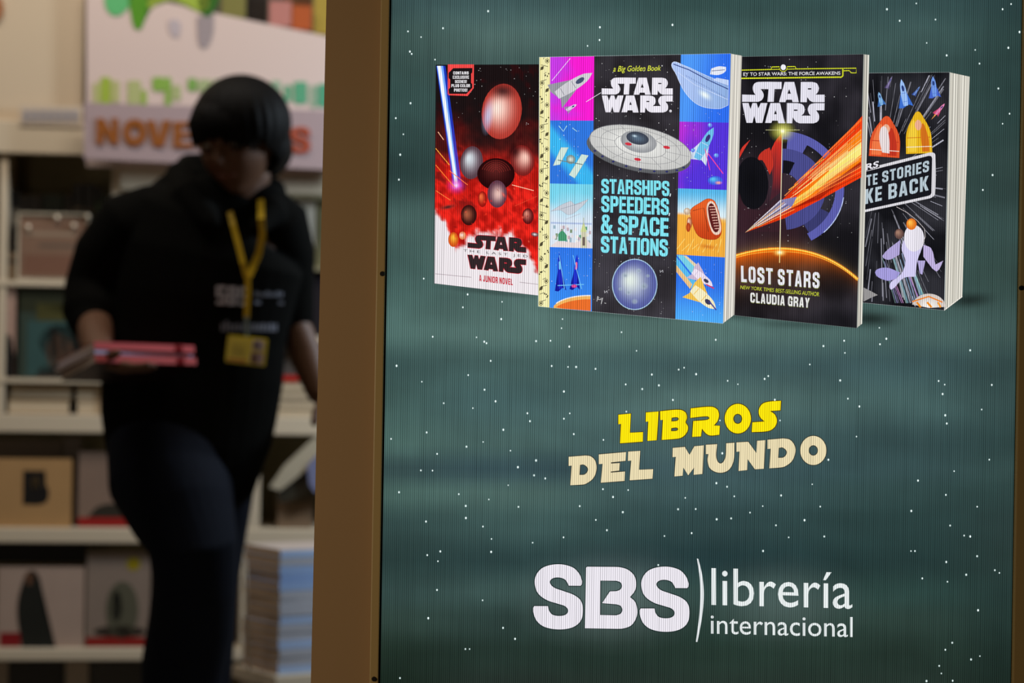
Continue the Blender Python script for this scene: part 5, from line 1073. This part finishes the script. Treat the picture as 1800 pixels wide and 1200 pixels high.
# jacket
bm = bmesh.new()
tor = [(402, 372, .105, .075), (378, 402, .185, .10), (366, 450, .200, .118), (354, 520, .192, .122), (346, 590, .186, .120), (338, 660, .190, .122), (332, 730, .184, .125), (332, 790, .172, .128), (336, 826, .155, .125)]
tube(bm, [L(x, y, .03) for x, y, a, b in tor], [(a, b) for x, y, a, b in tor], 32, up=(0, 1, 0))
tube(bm, [L(278, 372, .03), L(232, 396, .03), L(188, 452, .04), L(166, 510, .04), L(160, 552, .0)], [.062, .078, .072, .064, .058], 22)
tube(bm, [L(150, 540, .02), L(160, 572, -.03)], [.05, .042], 18)
tube(bm, [L(452, 366, .04), L(486, 398, .05), L(503, 450, .08), L(507, 510, .10), L(512, 566, .11)], [.064, .072, .062, .054, .048], 22)
# hood and raised collar round the neck
hood = [L(316, 306, .07), L(330, 298, .13), L(380, 300, .17), L(440, 322, .17), L(478, 340, .12), L(486, 362, .06)]
tube(bm, hood, [.024, .034, .04, .04, .034, .026], 16)
tube(bm, [L(312, 304, .07), L(330, 345, -.02), L(372, 392, -.075)], [.026, .036, .022], 14); tube(bm, [L(486, 352, .07), L(478, 372, -.02), L(452, 400, -.07)], [.026, .03, .02], 14)
tube(bm, [L(300, 345, .06), L(380, 360, .09), L(470, 372, .08)], [.05, .07, .045], 16)
tube(bm, [L(336, 330, .09), L(430, 345, .10)], [.05, .055], 16)
jacket = remesh('jacket', bm, m_jacket, .0055, PER, 3)
# jeans
bm = bmesh.new()
tube(bm, [L(318, 742, .03), L(312, 790, .01), L(300, 850, -.04), L(322, 905, -.09), L(340, 960, -.12), L(342, 1020, -.08), L(336, 1090, -.02), L(322, 1170, .04), L(314, 1290, .08), L(312, 1405, .10)], [(.150, .12), (.148, .12), (.128, .11), (.108, .10), (.090, .095), (.086, .09), (.088, .085), (.088, .085), (.078, .078), (.066, .066)], 26)
tube(bm, [L(366, 770, .05), L(378, 840, .08), L(380, 920, .11), L(370, 1020, .14), L(356, 1160, .24), L(344, 1360, .36)], [(.12, .11), (.088, .10), (.068, .09), (.06, .08), (.066, .075), (.06, .065)], 24)
jeans = remesh('jeans', bm, m_jeans, .006, PER, 3)
for (c_, yaw_) in ((L(314, 1410, .08), 0), (L(344, 1370, .36), 0)):
    bm = bmesh.new(); z = .0
    tube(bm, [Vector((c_.x, c_.y+.05, .045)), Vector((c_.x, c_.y-.02, .05)), Vector((c_.x-.01, c_.y-.12, .036)), Vector((c_.x-.015, c_.y-.18, .03))], [(.036, .044), (.042, .05), (.044, .036), (.034, .028)], 18, up=(0, 0, 1))
    for v in bm.verts: v.co.z = max(v.co.z, .0)
    mobj('shoe', bm, m_shoe, PER, True)
# zip, white print on the chest
def chest(px, py, off=0.0):
    """point on the jacket front"""
    c0 = Vector((0, 0, EYE)); dr = (B(px, py)-c0).normalized(); org = c0-PO
    ok, loc, nr, ix = jacket.ray_cast(org, dr)
    return (loc-dr*(.003+off)) if ok else L(px, py, -.1-off)
def chest_print(name, quads, m):
    bm = bmesh.new()
    for qd in quads:
        vs = [bm.verts.new(chest(x, y)) for x, y in qd]; bm.faces.new(vs)
    r = bmesh.ops.extrude_face_region(bm, geom=list(bm.faces)); 
    for v in [g for g in r['geom'] if isinstance(g, bmesh.types.BMVert)]: v.co += Vector((0, .0012, 0))
    bmesh.ops.recalc_face_normals(bm, faces=bm.faces); return mobj(name, bm, m, PER)
mwp = mat('white_chest_print', (190, 188, 196), .7, .05); mwp2 = mat('grey_chest_print', (120, 122, 134), .7, .05)
def letter_quads(ch, x0, y0, w_, h_):
    out = []
    if ch == 'S': segs = [(0, 0, 1, .2), (0, .2, .3, .45), (0, .4, 1, .6), (.7, .55, 1, .85), (0, .8, 1, 1)]
    elif ch == 'B': segs = [(0, 0, .3, 1), (.3, 0, .9, .2), (.3, .4, .9, .6), (.3, .8, .9, 1), (.7, .15, 1, .42), (.7, .56, 1, .85)]
    for a, b, c, d in segs: out.append([(x0+a*w_, y0+b*h_), (x0+c*w_, y0+b*h_), (x0+c*w_, y0+d*h_), (x0+a*w_, y0+d*h_)])
    return out
qs = letter_quads('S', 380, 502, 17, 33)+letter_quads('B', 400, 503, 17, 33)+letter_quads('S', 420, 504, 16, 33)
chest_print('shirt_print', qs, mwp)
qs = [[(448+i*6.4, 512+(i % 3)*1.5), (452+i*6.4, 512+(i % 3)*1.5), (452+i*6.4, 521), (448+i*6.4, 521)] for i in range(8)]+[[(448, 529), (498, 530), (498, 535), (448, 534)]]
chest_print('shirt_print', qs, mwp2)
qs = [[(388+i*7.2, 568-(6 if i in (1, 6) else 0)+(i % 2)*3), (393+i*7.2, 568-(6 if i in (1, 6) else 0)), (393+i*7.2, 582), (388+i*7.2, 582)] for i in range(14)]
chest_print('shirt_print', qs, mwp2)
# lanyard with badge (its own thing)
LY = empty('lanyard', PO, 0); tag(LY, 'yellow neck lanyard holding a yellow identity badge with two small pictures', 'lanyard')
my = mat('yellow_ribbon', (214, 178, 30), .6, .08)
def ribbon(name, pts, w_, m, t=.0016):
    bm = bmesh.new(); P = [Vector(p) for p in pts]; rows = []
    for i, p in enumerate(P):
        d = (P[min(i+1, len(P)-1)]-P[max(0, i-1)]).normalized(); s_ = d.cross(Vector((0, 1, 0))).normalized()*w_/2
        rows.append([bm.verts.new(p+s_+Vector((0, t, 0))), bm.verts.new(p-s_+Vector((0, t, 0))), bm.verts.new(p-s_), bm.verts.new(p+s_)])
    for i in range(len(rows)-1):
        for k in range(4): bm.faces.new((rows[i][k], rows[i][(k+1) % 4], rows[i+1][(k+1) % 4], rows[i+1][k]))
    bm.faces.new(rows[0]); bm.faces.new(list(reversed(rows[-1]))); bmesh.ops.recalc_face_normals(bm, faces=bm.faces)
    return mobj(name, bm, m, LY)
ribbon('strap', [L(404, 372, -.045), chest(410, 396, .012), chest(419, 430, .008), chest(427, 462, .006), chest(433, 486, .006)], .011, my)
ribbon('strap', [L(458, 350, -.03), chest(459, 384, .012), chest(461, 412, .010), chest(455, 445, .008), chest(437, 486, .006)], .013, my)
ribbon('strap', [chest(435, 484, .008), chest(436, 512, .008), chest(434, 540, .008), chest(433, 560, .008)], .011, my)
ribbon('clip_strap', [chest(433, 556, .009), chest(434, 596, .009)], .008, mat('clear_clip', (130, 150, 150), .2, .05))
bc = chest(433, 616, .012); e_ = bc
bm = bmesh.new(); Mb = Matrix.Translation(bc) @ Matrix.Rotation(R(5.5), 4, 'Y'); add_box(bm, -.041, .041, -.0015, .0015, -.028, .028, .002, Mb); mobj('badge', bm, mat('yellow_badge', (222, 200, 36), .35, .05), LY)
for (u, v, u2, v2, c, nm) in ((.012, .004, .034, .024, (190, 176, 190), 'badge_picture'), (.010, -.024, .036, -.002, (176, 150, 160), 'badge_picture'), (.014, .008, .026, .019, (80, 50, 60), 'badge_picture_figure'), (.012, -.024, .024, -.004, (96, 56, 30), 'badge_picture_figure'), (-.036, -.024, .002, -.019, (190, 110, 30), 'badge_line'), (-.030, .006, -.004, .009, (176, 160, 30), 'badge_line'), (-.03, -.006, -.002, -.003, (176, 160, 30), 'badge_line')):
    bm = bmesh.new(); add_box(bm, u, u2, -.0025-(.0006 if 'figure' in nm else 0), -.0014, v, v2, 0, Mb); mobj(nm, bm, mat('badge_%d_%d_%d' % c, c, .4, .05), LY)
# books held in the right hand
A_ = at(165, 600, 4.69); R_ = at(341, 607, 4.81); L_ = at(86, 636, 4.83)
ux = (R_-A_); lx = ux.length; ux.normalize(); vy = (L_-A_); ly = vy.length; vy = (vy-ux*vy.dot(ux)).normalized(); nzv = ux.cross(vy).normalized()
if nzv.z < 0: nzv = -nzv
th_ = .0145
for i, (c, cs, lb, rz) in enumerate((((184, 50, 60), (226, 110, 116), 'red and pink book carried in the hand, top of the three', 0), ((120, 128, 200), (200, 202, 240), 'pale blue book carried in the hand, between the two red ones', .05), ((180, 44, 54), (224, 112, 116), 'red book carried in the hand, lowest of the three', -.02))):
    M = Matrix((( ux.x, vy.x, nzv.x, 0), (ux.y, vy.y, nzv.y, 0), (ux.z, vy.z, nzv.z, 0), (0, 0, 0, 1)))
    tt = th_*(.6 if i == 1 else 1.1); offz = [-.0160, -.0160-.0090, -.0160-.0090-.0164][i]
    e = bpy.data.objects.new('carried_book', None); COL.objects.link(e); tag(e, lb, 'book', 'books carried in the hand'); e.matrix_world = Matrix.Translation(A_+nzv*offz) @ M @ Matrix.Rotation(rz, 4, 'Z')
    W_, D_ = lx, .178-.004*i
    box('cover', 0, W_, 0, D_, tt-.0010, tt-.0002, bmat(c), e); box('back_cover', 0, W_, 0, D_, 0, .0008, bmat((34, 20, 20)), e); box('spine', 0, W_, -.001, .001, .0008, tt-.0010, bmat(cs), e); box('page_block', .0005, W_-.002, .0012, D_-.003, .0009, tt-.0011, mat('grey_pages', (214, 196, 184), .8, .1, 60, .1, 0, (1, 1, 12)), e)  # back covers coloured dark for the shade under the held books
    if i != 1: box('spine_band', W_*.80, W_*.88, -.0016, -.001, .0015, tt-.0018, bmat((130, 14, 22)), e)
